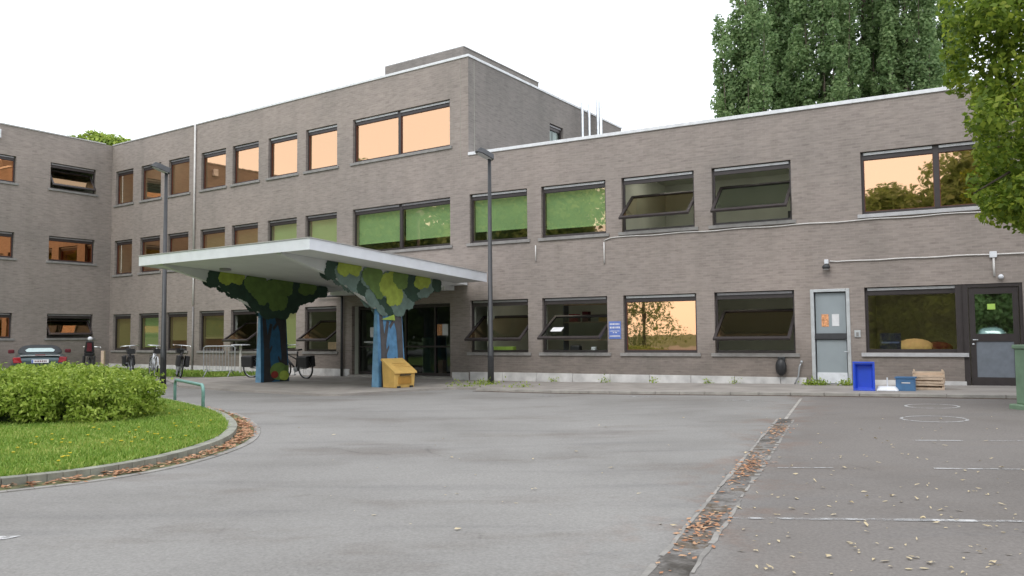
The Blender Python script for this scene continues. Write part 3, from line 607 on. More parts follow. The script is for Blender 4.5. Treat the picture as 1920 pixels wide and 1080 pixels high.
def blobs(mb, w, z, rr, x, side, mi, k=7, ph=0):
    for q in range(6):
        a = ph*1.7+q*2.4; o = 0 if q == 0 else .55
        blob(mb, w+rr*o*math.cos(a), z+rr*o*math.sin(a)*.8, rr*(.72 if q == 0 else .50+.08*math.sin(q*3+ph)), x+side*q*.0001, side, mi, k+q % 3, .16, ph+q)
def blob(mb, w, z, rr, x, side, mi, k=9, am=.10, ph=0, sq=1.0, zlim=True):
    n = 54; P = []
    for i in range(n):
        a = 2*math.pi*i/n; r = rr*(1+am*abs(math.sin(k*a/2+ph))-.04*math.sin(3*a+ph))
        ww = w+r*math.cos(a); zz = z+r*math.sin(a)*sq
        if zlim: zz = min(zz, zs(ww)-.006)
        P.append((x, ww, max(zz, .02)))
    Q = [(x+side*.012, a, b) for _, a, b in P]; mb.prism(P, Q, mi)
for idx, sx in enumerate((5.0, .06)):
    blue = 'm_blue1' if idx == 0 else 'm_blue2'
    # column (tapered), bracket ribs
    mb = MB(); hb, ht = .14, .06
    bot = [(sx-hb, 3.02, -.1), (sx+hb, 3.02, -.1), (sx+hb, 4.12, -.1), (sx-hb, 4.12, -.1)]
    mid = [(sx-ht, 3.12, 2.15), (sx+ht, 3.12, 2.15), (sx+ht, 4.10, 2.15), (sx-ht, 4.10, 2.15)]
    mb.prism(bot, mid); col = mb.build('support', blue, can, FA.M, bevel=.01)
    prof = [(3.12, 2.153), (4.10, 2.153), (4.75, 2.50), (5.5, 2.90), (7.42, zs(7.42)-.05), (7.42, zs(7.42)-.003), (.3, zs(.3)-.003), (1.3, 2.90), (2.3, 2.56)]
    mb = MB(); mb.prism([(sx-.085, a, b) for a, b in prof], [(sx+.085, a, b) for a, b in prof]); mb.build('rib', 'soffit', col)
    for side in (-1, 1):
        mb = MB(); X = sx+side*.088
        dk = 1 if False else 0
        spots = [(5.75, 3.12, .28), (5.35, 3.05, .32), (4.95, 2.85, .36), (4.5, 2.75, .42), (4.2, 2.5, .38), (3.9, 2.3, .34), (3.6, 2.5, .5), (3.3, 2.25, .32), (3.0, 2.6, .45), (2.6, 2.7, .36), (2.25, 2.78, .32), (1.95, 2.85, .24), (1.65, 2.9, .22), (3.6, 2.85, .5), (4.4, 3.0, .4), (2.8, 2.95, .4)]
        for j, (w, z, r) in enumerate(spots): blobs(mb, w, z, r*.98, X+side*(.001+j*.0011), side, 0 if idx == 0 or j % 3 else 2, 11, j)
        lights = [(5.35, 3.22, .26, 1), (5.0, 3.2, .24, 1), (4.35, 3.05, .34, 0), (4.05, 2.8, .36, 0), (3.6, 2.85, .42, 0 if idx == 0 else 1), (3.5, 2.55, .34, 0 if idx == 0 else 1), (3.25, 3.0, .30, 0), (2.45, 2.95, .22, 0 if idx == 0 else 1), (2.15, 3.0, .2, 0 if idx == 0 else 1)]
        for j, (w, z, r, c) in enumerate(lights): blobs(mb, w, z, r*(1.1 if idx == 0 else 1.02), X+side*(.020+j*.0013), side, 1 if c == 0 else 3, 8, j*2)
        mb.build('painted_foliage', ['m_dark', 'm_mid', 'm_grey', 'm_yel'] if idx == 0 else ['m_grey', 'm_mid', 'm_dark', 'm_yel'], col)
        mb = MB(); h_ = lambda z: hb+(ht-hb)*(z+.1)/2.25
        def poly(ps, mi=0, off=.004):
            a = [(sx+side*(h_(z)+off), w, z) for w, z in ps]; b = [(sx+side*(h_(z)+off+.003), w, z) for w, z in ps]; mb.prism(a, b, mi)
        poly([(4.02, .02), (3.72, .02), (3.78, .9), (3.79, 1.2), (3.66, 1.80), (3.76, 1.83), (3.86, 1.45), (3.92, 2.0), (4.04, 2.0), (4.0, 1.0)])
        poly([(3.84, .95), (3.70, 1.15), (3.68, 1.10), (3.80, .85)], 0, .008)
        poly([(3.42, .02), (3.06, .02), (3.12, .8), (3.14, 1.95), (3.34, 1.95), (3.42, 2.08), (3.52, 2.0), (3.38, 1.55), (3.33, .8)])
        poly([(3.30, .55), (3.44, .82), (3.48, .78), (3.34, .42)], 0, .008)
        poly([(3.5, 2.13), (3.4, 1.85), (3.62, 1.6), (3.66, 1.7), (3.52, 1.85), (3.6, 2.13)], 0, .009)
        if idx == 0:
            for (w, z, r, m_) in ((3.45, .34, .34, 1), (3.78, .22, .24, 0), (3.25, .20, .19, 2), (3.62, .24, .14, 3), (3.12, .4, .14, 1)):
                P = [(w+r*math.cos(2*math.pi*i/20), max(.012, z+r*.8*math.sin(2*math.pi*i/20))) for i in range(20)]; P = [(min(max(w_, 3.06), 4.1), z_) for w_, z_ in P]; poly(P, m_, .010+.004*m_)
        mb.build('painted_trunk', ['m_trunk1' if idx == 0 else 'm_trunk', 'm_mid', 'm_yel', 'm_red'], col)
    mb = MB(); mb.prism([(sx-hb+.01, 4.123, 0), (sx+hb-.01, 4.123, 0), (sx+hb-.01, 4.129, 0), (sx-hb+.01, 4.129, 0)], [(sx-ht+.01, 4.105, 2.0), (sx+ht-.01, 4.105, 2.0), (sx+ht-.01, 4.111, 2.0), (sx-ht+.01, 4.111, 2.0)])
    mb.build('painted_end', 'm_side', col)
    if idx == 1:
        mb = MB(); X = sx-.13; mb.prism([(X, 4.02, 1.86), (X, 3.48, 1.84), (X, 3.52, 2.0)], [(X-.01, 4.02, 1.86), (X-.01, 3.48, 1.84), (X-.01, 3.52, 2.0)]); mb.build('painted_leaf', 'm_lime', col)

# ------------------------------------------------------------------ ground, roads, pavement, island
def sheet(name, poly, off, m, parent=None, kind='structure', lift=None):
    bm = bmesh.new(); vs = [bm.verts.new((x, y, 0)) for x, y in poly]; f = bm.faces.new(vs)
    for X in (1, 3, 6, 10, 14):
        bmesh.ops.bisect_plane(bm, geom=bm.verts[:]+bm.edges[:]+bm.faces[:], plane_co=(X, 0, 0), plane_no=(1, 0, 0))
    for v in bm.verts: v.co.z = gz(v.co.x)+off
    bmesh.ops.recalc_face_normals(bm, faces=bm.faces)
    if lift:
        r = bmesh.ops.extrude_face_region(bm, geom=bm.faces[:]); 
        for g in r['geom']:
            if isinstance(g, bmesh.types.BMVert): g.co.z -= lift
        bmesh.ops.recalc_face_normals(bm, faces=bm.faces)
    me = bpy.data.meshes.new(name); bm.to_mesh(me); bm.free(); me.materials.append(MT[m]); o = link(name, me, parent)
    if kind: o['kind'] = kind
    return o
sheet('ground', [(-900, -900), (900, -900), (900, 900), (-900, 900)], -.012, 'field')
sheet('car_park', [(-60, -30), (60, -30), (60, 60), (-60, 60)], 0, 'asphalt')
P_ = lambda v: (v.x, v.y)
wallA = [P_(FA.p(s, .0)) for s in (13.5, 8, 4, 0)]; wallB = [P_(FB.p(s, 0)) for s in (2, 8, 14, 19.9)]
pv = [(-13.6, 30.5), (-11.3, 27.2), (-9.66, 24.1), (-7.2, 22.0), (-4.7, 20.2), (-4.2, 20.1), (-3.3, 20.9), (-2.2, 21.9), (-1.5, 22.3), (-.7, 21.9), (1, 20.8), (3.38, 19.6), (6.12, 18.35), (9.7, 16.45), (16, 12.9)]
sheet('pavement', pv + [P_(FB.p(19.9, 0)), P_(K), P_(FA.p(13.5, 0))][0:3], .055, 'paving', lift=.10)
# kerb line in front of the paving along the wing
def catmull(P, k=6):
    P = [Vector((*p, 0)) for p in P]; out = []
    for i in range(len(P)-1):
        a, b, c, d = P[max(i-1, 0)], P[i], P[i+1], P[min(i+2, len(P)-1)]
        for j in range(k):
            t = j/k; out.append(.5*((2*b)+(c-a)*t+(2*a-5*b+4*c-d)*t*t+(3*b-a-3*c+d)*t**3))
    return out+[P[-1]]
def offs(L, d):
    out = []
    for i, p in enumerate(L):
        t = (L[min(i+1, len(L)-1)]-L[max(i-1, 0)]).normalized(); out.append(p+Vector((t.y, -t.x, 0))*d)
    return out
def band(name, L, d0, d1, z0, z1, m, kind='structure', gap=0, seg=1, parent=None):
    A, B = offs(L, d0), offs(L, d1); mb = MB(); n = len(L)
    for i in range(0, n-1):
        g = gap
        a0, b0, a1, b1 = A[i], B[i], A[i+1].lerp(A[i], g), B[i+1].lerp(B[i], g)
        q = lambda p, z: (p.x, p.y, gz(p.x)+z)
        if z1-z0 > .004: mb.prism([q(a0, z0), q(b0, z0), q(b1, z0), q(a1, z0)], [q(a0, z1), q(b0, z1), q(b1, z1), q(a1, z1)])
        else: mb.add([q(a0, z1), q(b0, z1), q(b1, z1), q(a1, z1)], [(0, 1, 2, 3)])
    o = mb.build(name, m, parent)
    if kind: o['kind'] = kind
    return o
kl = catmull([(-.9, 21.7), (1, 20.7), (3.38, 19.5), (6.12, 18.25), (9.7, 16.35), (16, 12.8)], 5)
band('kerb', kl, .0, .13, -.05, .062, 'concrete', gap=.02)
band('kerb_edge_dirt', kl, .13, .3, 0, .006, 'soil')
# planted island at the left: outline runs front-left -> nose -> back
isl = catmull([(-12, 3.6), (-9, 5.3), (-6.6, 6.85), (-4.99, 8.13), (-4.35, 8.8), (-4.0, 9.8), (-3.95, 11.2), (-4.25, 12.6), (-4.75, 13.9), (-5.4, 15.2), (-6.4, 16.7), (-8.6, 19.6), (-11, 22.4), (-14.5, 25.2), (-19, 27)], 6)
inner = [(p.x, p.y) for p in offs(isl, -.07)]
sheet('lawn', inner+[(-30, 27), (-30, 3)], .075, 'lawn', lift=.1)
band('kerb', isl, -.07, .07, -.05, .085, 'kerb', gap=.03)
band('gutter', isl, .07, .32, 0, .007, 'gutter'); band('gutter_edge', isl, .32, .41, -.03, .010, 'edge_con', gap=.02)
# drainage channel across the tarmac
ch = [Vector((-.35+.413*(t), 2+t, 0)) for t in np.linspace(0, 11.4, 120)]
def rband(name, L, d0, d1, j0, j1, z, m, p=0.0):
    n = len(L); a = np.cumsum(rng.normal(0, 1, n)); b = np.cumsum(rng.normal(0, 1, n)); sm = lambda q: (q-np.convolve(np.pad(q, 12, 'edge'), np.ones(25)/25, 'valid'))/3
    A = [d0+j0*np.clip(sm(a)[i]+rng.normal(0, .35), -1.6, 1.6) for i in range(n)]; B = [d1+j1*np.clip(sm(b)[i]+rng.normal(0, .35), -1.6, 1.6) for i in range(n)]
    mb = MB()
    for i in range(n-1):
        if random.random() < p: continue
        q = lambda k, d: (L[k].x+.924*d, L[k].y-.38*d, gz(L[k].x)+z)
        mb.add([q(i, A[i]), q(i, B[i]), q(i+1, B[i+1]), q(i+1, A[i+1])], [(0, 1, 2, 3)])
    o = mb.build(name, m); o['kind'] = 'structure'; return o
rband('drain_channel', ch, -.09, .15, .022, .03, .004, 'channel')
rband('drain_edge', ch, -.115, -.082, .010, .010, .006, 'edge_con', .08); rband('drain_edge', ch, .135, .17, .012, .012, .006, 'edge_con', .15)
ch2 = [Vector((-.35+.413*t, 2+t, 0)) for t in np.linspace(11.4, 15.3, 8)]
band('tarmac_seam', ch2, -.0, .05, 0, .004, 'concrete')
# painted marks
def pline(a, b, w, m, name='painted_line'):
    a, b = Vector((*a, 0)), Vector((*b, 0)); n = 8; L = [a.lerp(b, i/n) for i in range(n+1)]; band(name, L, -w/2, w/2, .003, .005, m)
pline((1.68, 6.43), (3.1, 6.21), .06, 'worn_white'); pline((2.85, 6.25), (3.4, 6.16), .07, 'worn_white2'); pline((3.4, 6.16), (5.2, 5.9), .06, 'worn_white')
pline((2.75, 8.7), (3.3, 8.62), .045, 'worn_white'); pline((4.25, 8.45), (4.62, 8.36), .05, 'worn_white2'); pline((4.62, 8.36), (6.6, 8.0), .05, 'worn_white')
pline((5.05, 10.56), (5.62, 10.43), .05, 'worn_white2'); pline((5.9, 10.36), (8.2, 9.9), .05, 'worn_white')
pline((2.6, 18.9), (3.1, 18.6), .12, 'worn_white'); pline((4.4, 17.3), (5.1, 17.0), .10, 'worn_white'); pline((.6, 19.6), (1.0, 19.4), .12, 'worn_white')
def ringmark(c, r, w):
    L = [Vector((c[0]+r*math.cos(a), c[1]+r*math.sin(a), 0)) for a in np.linspace(0, 2*math.pi, 41)]; band('painted_circle', L, -w/2, w/2, .003, .005, 'worn_white2')
ringmark((7.55, 15.0), .43, .045); ringmark((6.53, 12.93), .46, .045)
mb = MB(); mb.add([(-3.95, 5.9, gz(-4)+.005), (-3.62, 5.98, gz(-4)+.005), (-3.57, 6.08, gz(-4)+.005), (-3.9, 6.07, gz(-4)+.005)], [(0, 1, 2, 3)]); o = mb.build('painted_line', 'worn_white2'); o['kind'] = 'structure'

# grass bed in front of the block
bed = [P_(FA.p(s, w)) for s, w in ((8.9, .35), (20.5, .35), (20.5, 2.6), (16, 3.2), (12, 3.3), (9.3, 2.7))]
sheet('grass_bed', bed, .085, 'lawn', lift=.12)
def in_poly(pts, poly):
    x, y = pts[:, 0], pts[:, 1]; ins = np.zeros(len(pts), bool); n = len(poly); j = n-1
    for i in range(n):
        xi, yi = poly[i]; xj, yj = poly[j]; c = ((yi > y) != (yj > y)) & (x < (xj-xi)*(y-yi)/(yj-yi+1e-12)+xi); ins ^= c; j = i
    return ins
def blades(name, poly, box, n, h, z, m, label, power=1.0, wid=.012):
    pts = np.column_stack([rng.uniform(box[0], box[1], n), rng.uniform(box[2], box[3], n)])
    pts = pts[in_poly(pts, poly)]; N = len(pts)
    g = np.array([gz(x) for x in pts[:, 0]]); base = np.column_stack([pts, g+z]); a = rng.uniform(0, 2*np.pi, N)
    d = np.column_stack([np.cos(a), np.sin(a), np.zeros(N)])*wid*(.6+.8*rng.random(N))[:, None]
    hh = h*(.35+.9*rng.random(N)); ln = rng.normal(size=(N, 2))*h*.45; top = base+np.column_stack([ln, hh])
    o = quads(name, np.stack([base-d, base+d, top+d*.25, top-d*.25], axis=1), m); tag(o, label, 'grass', kind='stuff'); return o
blades('grass', inner+[(-30, 27), (-30, 3)], (-10, -3.8, 5, 21), 230000, .055, .07, LF_GRASS, 'short bright green grass of the island lawn')
blades('grass', bed, (-21, -7, 26, 42), 60000, .10, .08, LF_GRASS, 'rough grass growing along the foot of the brick wall', wid=.02)
# weeds along kerb and wall
wp = []
for (x, y, r, n) in [(-.75, 23.45, .35, 160), (-1.3, 22.6, .5, 120), (.2, 22.0, .4, 60)]: wp.append((x, y, r, n))
for s in (3.0, 4.6, 6.1, 7.6, 8.3): q = FB.p(s, .15); wp.append((q.x, q.y, .12, 40))
for s in (10.25, 10.5, 11.1): q = FB.p(s, .45); wp.append((q.x, q.y, .17, 170))
cc = []
for x, y, r, n in wp:
    c = np.column_stack([rng.normal(x, r*.6, n), rng.normal(y, r*.35, n), np.abs(rng.normal(0, .07, n))]); c[:, 2] += [gz(t)+.06 for t in c[:, 0]]; cc.append(c)
o = quads('weeds', leaves(np.concatenate(cc), .06), LF_HEDGE); tag(o, 'small weeds sprouting at the wall foot and kerb', 'weeds', kind='stuff')
# dandelions on the lawn
fl = bpy.data.meshes.new('flower'); mbf = MB(); mbf.tube([(0, 0, 0), (0, 0, .06)], .002, 4, 1); mbf.tube([(0, 0, .055), (0, 0, .066)], [.012, .02], 8, 0)
f0 = None; k = 0
while k < 46:
    u, v = random.random(), random.random(); x, y = random.choice([(-4.75, 11.0), (-4.9, 12.2), (-5.2, 13.2), (-5.6, 14.6), (-6.1, 11.6), (-4.9, 9.6), (-5.6, 10.2)]); x += random.gauss(0, .35); y += random.gauss(0, .6)
    if not in_poly(np.array([[x, y]]), [(a-.25, b) for a, b in inner]+[(-30, 27), (-30, 3)])[0]: continue
    if f0 is None: f0 = mbf.build('dandelion', [plain('dandelion_yellow', (.8, .62, .03), .7), LF_GRASS]); o = f0
    else: o = f0.copy(); COL.objects.link(o)
    o.location = (x, y, gz(x)+.085); tag(o, 'tiny yellow flower standing in the island lawn', 'flower', 'yellow flowers in the island lawn'); k += 1

# dry leaf litter
def litter(name, C, size, m, label):
    o = quads(name, leaves(C, size, flat=4), m); tag(o, label, 'leaves', kind='stuff')
L = offs(isl, .2); seg = [i for i, p in enumerate(L) if p.y > 5 and p.y < 17 and p.x > -8]
C = []
for i in seg:
    dens = random.choice([30, 40, 55]) if (L[i].y > 10.0 and L[i].y < 14.5) else random.choice([8, 16, 26, 45])
    a, b = L[i], L[min(i+1, len(L)-1)]
    for _ in range(dens): t = random.random(); p = a.lerp(b, t); C.append((p.x+random.gauss(0, .07), p.y+random.gauss(0, .07), gz(p.x)+.012+random.random()*.03))
litter('leaf_litter', np.array(C), .065, LF_DRY, 'dry orange leaves lying in the gutter round the island')
C = []
for i in range(560):
    t = random.choice([random.uniform(2.5, 11.4), random.gauss(6.6, .35), random.gauss(6.9, .5), random.gauss(9.8, .4), random.gauss(4.2, .3)]); t = min(t, 11.4); x = -.35+.413*t+random.gauss(.03, .085); C.append((x, 2+t, gz(x)+.01+random.random()*.015))
litter('leaf_litter', np.array(C), .045, LF_DRY, 'brown leaves and twigs lying in the drain channel')
# pale fallen leaves, each one an object
lvs = []
lm = MB(); pr = [(-.035, 0), (-.02, .011), (.005, .013), (.035, 0), (.005, -.013), (-.02, -.011)]
lm.add([(x, y, .006+.10*abs(y)+.25*abs(x)**1.4*.2) for x, y in pr], [tuple(range(6))]); l0 = None; k = 0
while k < 230:
    if k < 190: px, py = random.uniform(1380, 1920), 780+300*random.random()**.9
    else: px, py = random.uniform(560, 1380), random.uniform(745, 1000)
    r = ray(px, py); t = -(CH-.03)/r.z; x = r.x*t; y = r.y*t; t = (gz(x)-CH)/r.z; x = r.x*t; y = r.y*t
    if y > 15 or (k < 190 and random.random() < .35 and x < 2.5): continue
    if l0 is None:
        l0 = lm.build('fallen_leaf', LF_PALE); o = l0; lvs = [l0.data]
        for q_ in range(5):
            me = l0.data.copy(); lvs.append(me)
            for v in me.vertices: v.co.x *= random.uniform(.6, 1.1); v.co.y *= random.uniform(.5, 1.7); v.co.z += random.uniform(0, .012)
    else: o = l0.copy(); COL.objects.link(o); o.data = random.choice(lvs)
    o.location = (x, y, gz(x)+.002); o.rotation_euler = (random.uniform(-.2, .2), random.uniform(-.2, .2), random.uniform(0, 6.3)); s = random.choice([random.uniform(.35, .8), random.uniform(.6, 1.2)]); o.scale = (s, s*random.uniform(.7, 1.2), s)
    tag(o, 'small pale fallen leaf lying on the grey tarmac', 'leaf', 'fallen leaves on the tarmac'); k += 1

# ------------------------------------------------------------------ hedge
hc = [(-7.1, 14.1, 1.1), (-7.9, 15.3, 1.1), (-8.0, 14.2, 1.45), (-8.5, 15.6, 1.5), (-9.4, 14.4, 1.6), (-9.3, 17.2, 1.4), (-10.4, 16.3, 1.8), (-10.6, 14.3, 1.7), (-8.9, 14.0, 1.4)]
puffs = []
for x, y, r in hc:
    for _ in range(int(70*r)):
        a, q = random.uniform(0, 6.3), random.random()**.35; h = .84*(1-.45*q**4)+random.uniform(-.08, .07)
        puffs.append(((x+r*.9*q*math.cos(a), y+r*.9*q*math.sin(a), random.choice([.12, h*.35, h*.6, h*.82])), (.24, .24, .16)))
hd = thing('hedge', 'low spreading bright green hedge on the grass island', 'hedge', (-8.5, 15, gz(0)+.07))
C, D = puff_points(puffs, 1500); C = C[C[:, 2] > .03]; D = D[:len(C)]
keep = (C[:, 0] > -11.5); C, D = C[keep], D[keep]
Q = leaves(C, .075, .3, .45, D); Q -= np.array([-8.5, 15, 0])
quads('foliage', Q, LF_HEDGE, hd)
# arching shoots on top
mb = MB(); SP = []
for _ in range(420):
    x, y, r = random.choice(hc[:9]); a, q = random.uniform(0, 6.3), math.sqrt(random.random())*.9
    p = np.array([x+r*q*math.cos(a), y+r*q*math.sin(a), .72*(1-.35*q*q)]); d = np.array([random.gauss(0, .5), random.gauss(0, .5), 1.0])
    for j in range(16): t = j/16; c = p + d*.26*t + np.array([d[0], d[1], -.5])*t*t*.14; SP.append(c+rng.normal(size=3)*.012)
Q = leaves(np.array(SP), .06, .6, .5); Q -= np.array([-8.5, 15, 0]); quads('shoots', Q, LF_HEDGE, hd)
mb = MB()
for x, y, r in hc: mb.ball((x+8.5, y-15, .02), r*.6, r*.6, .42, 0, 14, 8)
mb.build('dark_filler', plain('hedge_inside', (.03, .05, .015), .9), hd)  # dark mounds added to block gaps between leaves; inner shade put in their colour

# ------------------------------------------------------------------ trees
def tree(name, label, cat, base, puffs, dens, size, m, trunk, limbs=(), group=None, asp=.6):
    t = thing(name, label, cat, base, 0, group); C, D = puff_points(puffs, dens)
    Q = leaves(C, size, .3, asp, D) - np.array(base); quads('crown', Q, m, t)
    mb = MB(); b = Vector(base)
    mb.tube([Vector(p)-b for p in trunk[0]], trunk[1], 9)
    for pts, rs in limbs: mb.tube([Vector(p)-b for p in pts], rs, 6)
    mb.build('trunk', 'bark', t, smooth=True); return t
def poplar(x, y, h, r, label, wedge=0):
    base = (x, y, -.1); pf = []; lb = []
    for i in range(17):
        a = random.uniform(0, 6.3); q = r*.85*math.sqrt(random.random()); zt = h*random.uniform(.78, 1.0); z0 = random.uniform(3, h*.45)
        pts = [Vector((x, y, z0)), Vector((x+q*.7*math.cos(a), y+q*.7*math.sin(a), z0+3)), Vector((x+q*math.cos(a), y+q*math.sin(a), zt-(q/r)*4))]
        lb.append((pts, [.10, .05, .02]))
        z = z0+2
        while z < zt-(q/r)*3:
            f = min(1, (z-z0)/3); rr = random.uniform(.6, 1.1)*(1-.35*z/h)
            pf.append(((x+q*f*math.cos(a)+random.gauss(0, .3), y+q*f*math.sin(a)+random.gauss(0, .3), z), (rr*.75, rr*.75, rr*1.2))); z += random.uniform(.9, 1.8)
    pf = [p for p in pf if p[0][2] > 7]
    tree('poplar_tree', label, 'tree', base, pf, 170, .24, LF_POP, ([(x, y, -.1), (x, y, h*.5), (x+.2, y, h*.95)], [.5, .3, .05]), lb, 'poplars behind the two storey wing', .75)
PX = [(1398, 58, 27.5, 2.3, 'leftmost poplar behind the low roof, with gaps of sky on its left'), (1465, 63, 36, 2.7, 'tall poplar second from the left behind the low roof'), (1545, 60, 37, 2.9, 'dense poplar in the middle of the row behind the roof'), (1622, 63, 36, 2.6, 'poplar right of the middle one behind the low roof'), (1700, 60, 34, 2.5, 'thinner poplar with sky showing through behind the roof'), (1775, 66, 34, 2.6, 'rightmost poplar partly hidden by the nearest branches')]
for px, d, h, r, lb in PX:
    p = at(px, 200, d); poplar(p.x, p.y, h, r, lb)
# treetops beyond the left corner
p = at(175, 262, 62); pf = []
for i in range(11): a = i/10; q = at(128+a*105, 262-9*math.sin(a*3.0)-random.uniform(0, 9)+a*6, 62); pf.append((tuple(q-Vector((0, 0, .5))), (.9, .9, .65)))
for i in range(30): q = at(random.uniform(130, 235), random.uniform(275, 300), 62); pf.append((tuple(q), (1.0, 1.0, .8)))
tree('broadleaf_tree', 'treetop showing just above the roof at the inner corner', 'tree', (p.x, p.y, -.1), pf, 110, .3, LF_HEDGE, ([(p.x, p.y, -.1), (p.x, p.y, 15)], [.4, .15]))
# near tree at the right edge
pf = []
def pp(px, py, r, dep=None):
    q = at(px, py, dep if dep else random.uniform(11.8, 14.0)); pf.append((tuple(q), (r, r, r*.75)))
edge = [(1800, 15, .34), (1805, 60, .32), (1800, 110, .33), (1812, 150, .32), (1850, 185, .30), (1862, 225, .26), (1868, 262, .26), (1850, 300, .22), (1848, 335, .26), (1862, 370, .26), (1882, 395, .20), (1908, 425, .14), (1830, 335, .13), (1826, 362, .12), (1838, 290, .12), (1790, 150, .16), (1785, 40, .14), (1782, 100, .13)]
for q in edge: pp(*q)
for q in ((1850, 70, .34), (1865, 110, .33), (1880, 150, .3), (1850, 30, .3), (1895, 85, .3)): pp(*q, 12.6)
for _ in range(190):
    y_ = random.uniform(-160, 400); x_ = random.uniform(1835+max(0, (y_-140))*.12, 2180); pp(x_, y_, random.uniform(.22, .42))
tb = (10.9, 13.2, gz(10.9)); lim = []
for _ in range(26):
    c = random.choice(pf)[0]; z0 = random.uniform(2.6, 6); lim.append(([(tb[0], tb[1], z0), ((tb[0]+c[0])/2, (tb[1]+c[1])/2, (z0+c[2])/2+.3), c], [.07, .04, .012]))
tree('broadleaf_tree', 'near leafy tree overhanging the right edge of the photo', 'tree', tb, pf, 640, .105, LF_NEAR, ([(tb[0], tb[1], tb[2]-.1), (tb[0], tb[1], 4), (tb[0]-.2, tb[1], 8)], [.24, .18, .06]), lim, None, .62)
# trees across the car park: seen only as reflections in the window glass
def bush(x, y, h, r, first=[None]):
    if first[0] is None:
        pf = [((random.gauss(0, .42)*4, random.gauss(0, .42)*4, random.uniform(1.5, 11)), random.uniform(.8, 1.5)) for _ in range(170)]
        pf = [((a[0]*(1-abs(a[2]-5)/10), a[1]*(1-abs(a[2]-5)/10), a[2]), b) for a, b in pf]
        t = tree('broadleaf_tree', 'x', 'tree', (0, 0, 0), pf, 60, .34, LF_BACK, ([(0, 0, -.1), (0, 0, 5), (.3, 0, 10)], [.35, .25, .05])); first[0] = t
    else:
        s = first[0]; t = s.copy(); COL.objects.link(t)
        for c in s.children: d = c.copy(); COL.objects.link(d); d.parent = t
    t.location = (x, y, -.05); t.rotation_euler = (0, 0, random.uniform(0, 6)); t.scale = (r, r, h/12)
    tag(t, 'broadleaf tree across the car park, seen only mirrored in the glass', 'tree', 'trees mirrored in the windows')
for x, y, h, r in ((-33, 7.5, 15, 1.35), (-37, 2.5, 15, 1.3), (-31, 2.2, 15.5, 1.2), (-36, 14, 14.8, 1.4), (-39, 21, 14.5, 1.4), (-46, 25, 13.5, 1.4), (-21, -14, 12.6, 1.0), (-16, -17, 12.4, 1.2), (-11, -20, 14.3, 1.25), (-5, -19, 12.4, 1.1), (1, -17, 13, 1.1), (7, -15, 13.5, 1.2), (13, -12, 13, 1.1), (-38, -3, 12, 1.1)): bush(x, y, h, r)
pf = [((-24+random.gauss(0, 1.1), random.gauss(.1, 1.1), random.uniform(.8, 9)), random.uniform(.5, 1.0)) for _ in range(80)]
tree('broadleaf_tree', 'slender sparse tree across the car park, mirrored in one ground floor window', 'tree', (-24, 0, -.05), pf, 34, .2, LF_BACK, ([(-24, 0, -.1), (-24, 0, 4), (-23.8, 0, 8.5)], [.18, .12, .03]))
pf = []
for i in range(150):
    a = i/149*34-19.5; pf.append(((a, -12.5-3*math.sin((a+19)/34*3.14)+random.gauss(0, .3), random.uniform(.4, 3.2)), (.9, .8, .8)))
C, D = puff_points(pf, 70); hg = thing('boundary_hedge', 'tall clipped hedge across the car park, seen only mirrored in the glass', 'hedge', (0, -14, -.04))
quads('foliage', leaves(C, .3, .3, .6, D)-np.array([0, -14, 0]), LF_BACK, hg)

# ------------------------------------------------------------------ street lamps, hoop rail, cabinet, grit bin
def lamp(px, py, base, label):
    t = thing('street_lamp', label, 'street lamp', (base[0], base[1], gz(base[0])), 0, 'dark grey lamp posts')
    H = 6.6
    mb = MB(); mb.tube([(0, 0, -.05), (0, 0, 1.1), (0, 0, 1.12), (0, 0, H)], [.095, .088, .075, .05], 14); mb.build('pole', 'lamp', t, smooth=True)
    mb = MB(); mb.box(-.045, .045, -.1, -.092, .5, .85); mb.build('access_door', 'black', t)
    mb = MB(); P = [(.12, 0), (.08, .15), (-.36, .16), (-.50, .07), (-.50, -.07), (-.36, -.16), (.08, -.15)]
    TH = Matrix.Translation((0, 0, H)); rot = Matrix.Rotation(R(35), 4, 'Z') @ Matrix.Rotation(R(20), 4, 'Y')
    mb.prism([TH @ rot @ Vector((x, y*1.0, -.02)) for x, y in P], [TH @ rot @ Vector((x*.80, y*.45, .17)) for x, y in P]); mb.build('lamp_head', 'lamp', t, bevel=.02)
    mb = MB(); mb.prism([TH @ rot @ Vector((x*.8-.03, y*.75, -.032)) for x, y in P], [TH @ rot @ Vector((x*.8-.03, y*.75, -.022)) for x, y in P]); mb.build('lamp_lens', 'grille_b', t)
lamp(305, 722, (-10.75, 25.52), 'dark lamp post at the left, rising behind the canopy corner'); lamp(920, 724, (-.63, 23.9), 'dark lamp post in front of the wall right of the canopy')
a, b = Vector((-7.39, 18.18, .03)), Vector((-5.93, 15.92, .03)); up = Vector((0, 0, .46)); t = thing('hoop_rail', 'low teal steel hoop rail on the tip of the grass island', 'rail', tuple((a+b)/2))
c = (a+b)/2; pts = [a-Vector((0, 0, .1)), a+up*.7]
for k in range(1, 6): q = k/6*math.pi/2; pts.append(a+up*(.7+.3*math.sin(q))+(b-a)*.06*(1-math.cos(q)))
for k in range(5, 0, -1): q = k/6*math.pi/2; pts.append(b+up*(.7+.3*math.sin(q))-(b-a)*.06*(1-math.cos(q)))
pts += [b+up*.7, b-Vector((0, 0, .1))]
mb = MB(); mb.tube([p-c for p in pts], .032, 10); mb.build('rail', 'teal', t, smooth=True)
g0 = gz(8.8)
t = thing('utility_cabinet', 'green street cabinet cut off by the right edge of the photo', 'cabinet', (9.04, 14.1, g0), R(8))
mb = MB(); mb.box(-.40, .5, -.2, .2, .08, 1.02); mb.build('body', 'green_cab', t, bevel=.015); mb = MB(); mb.box(-.43, .53, -.23, .23, 1.02, 1.09); mb.build('lid', 'green_cab', t, bevel=.015)
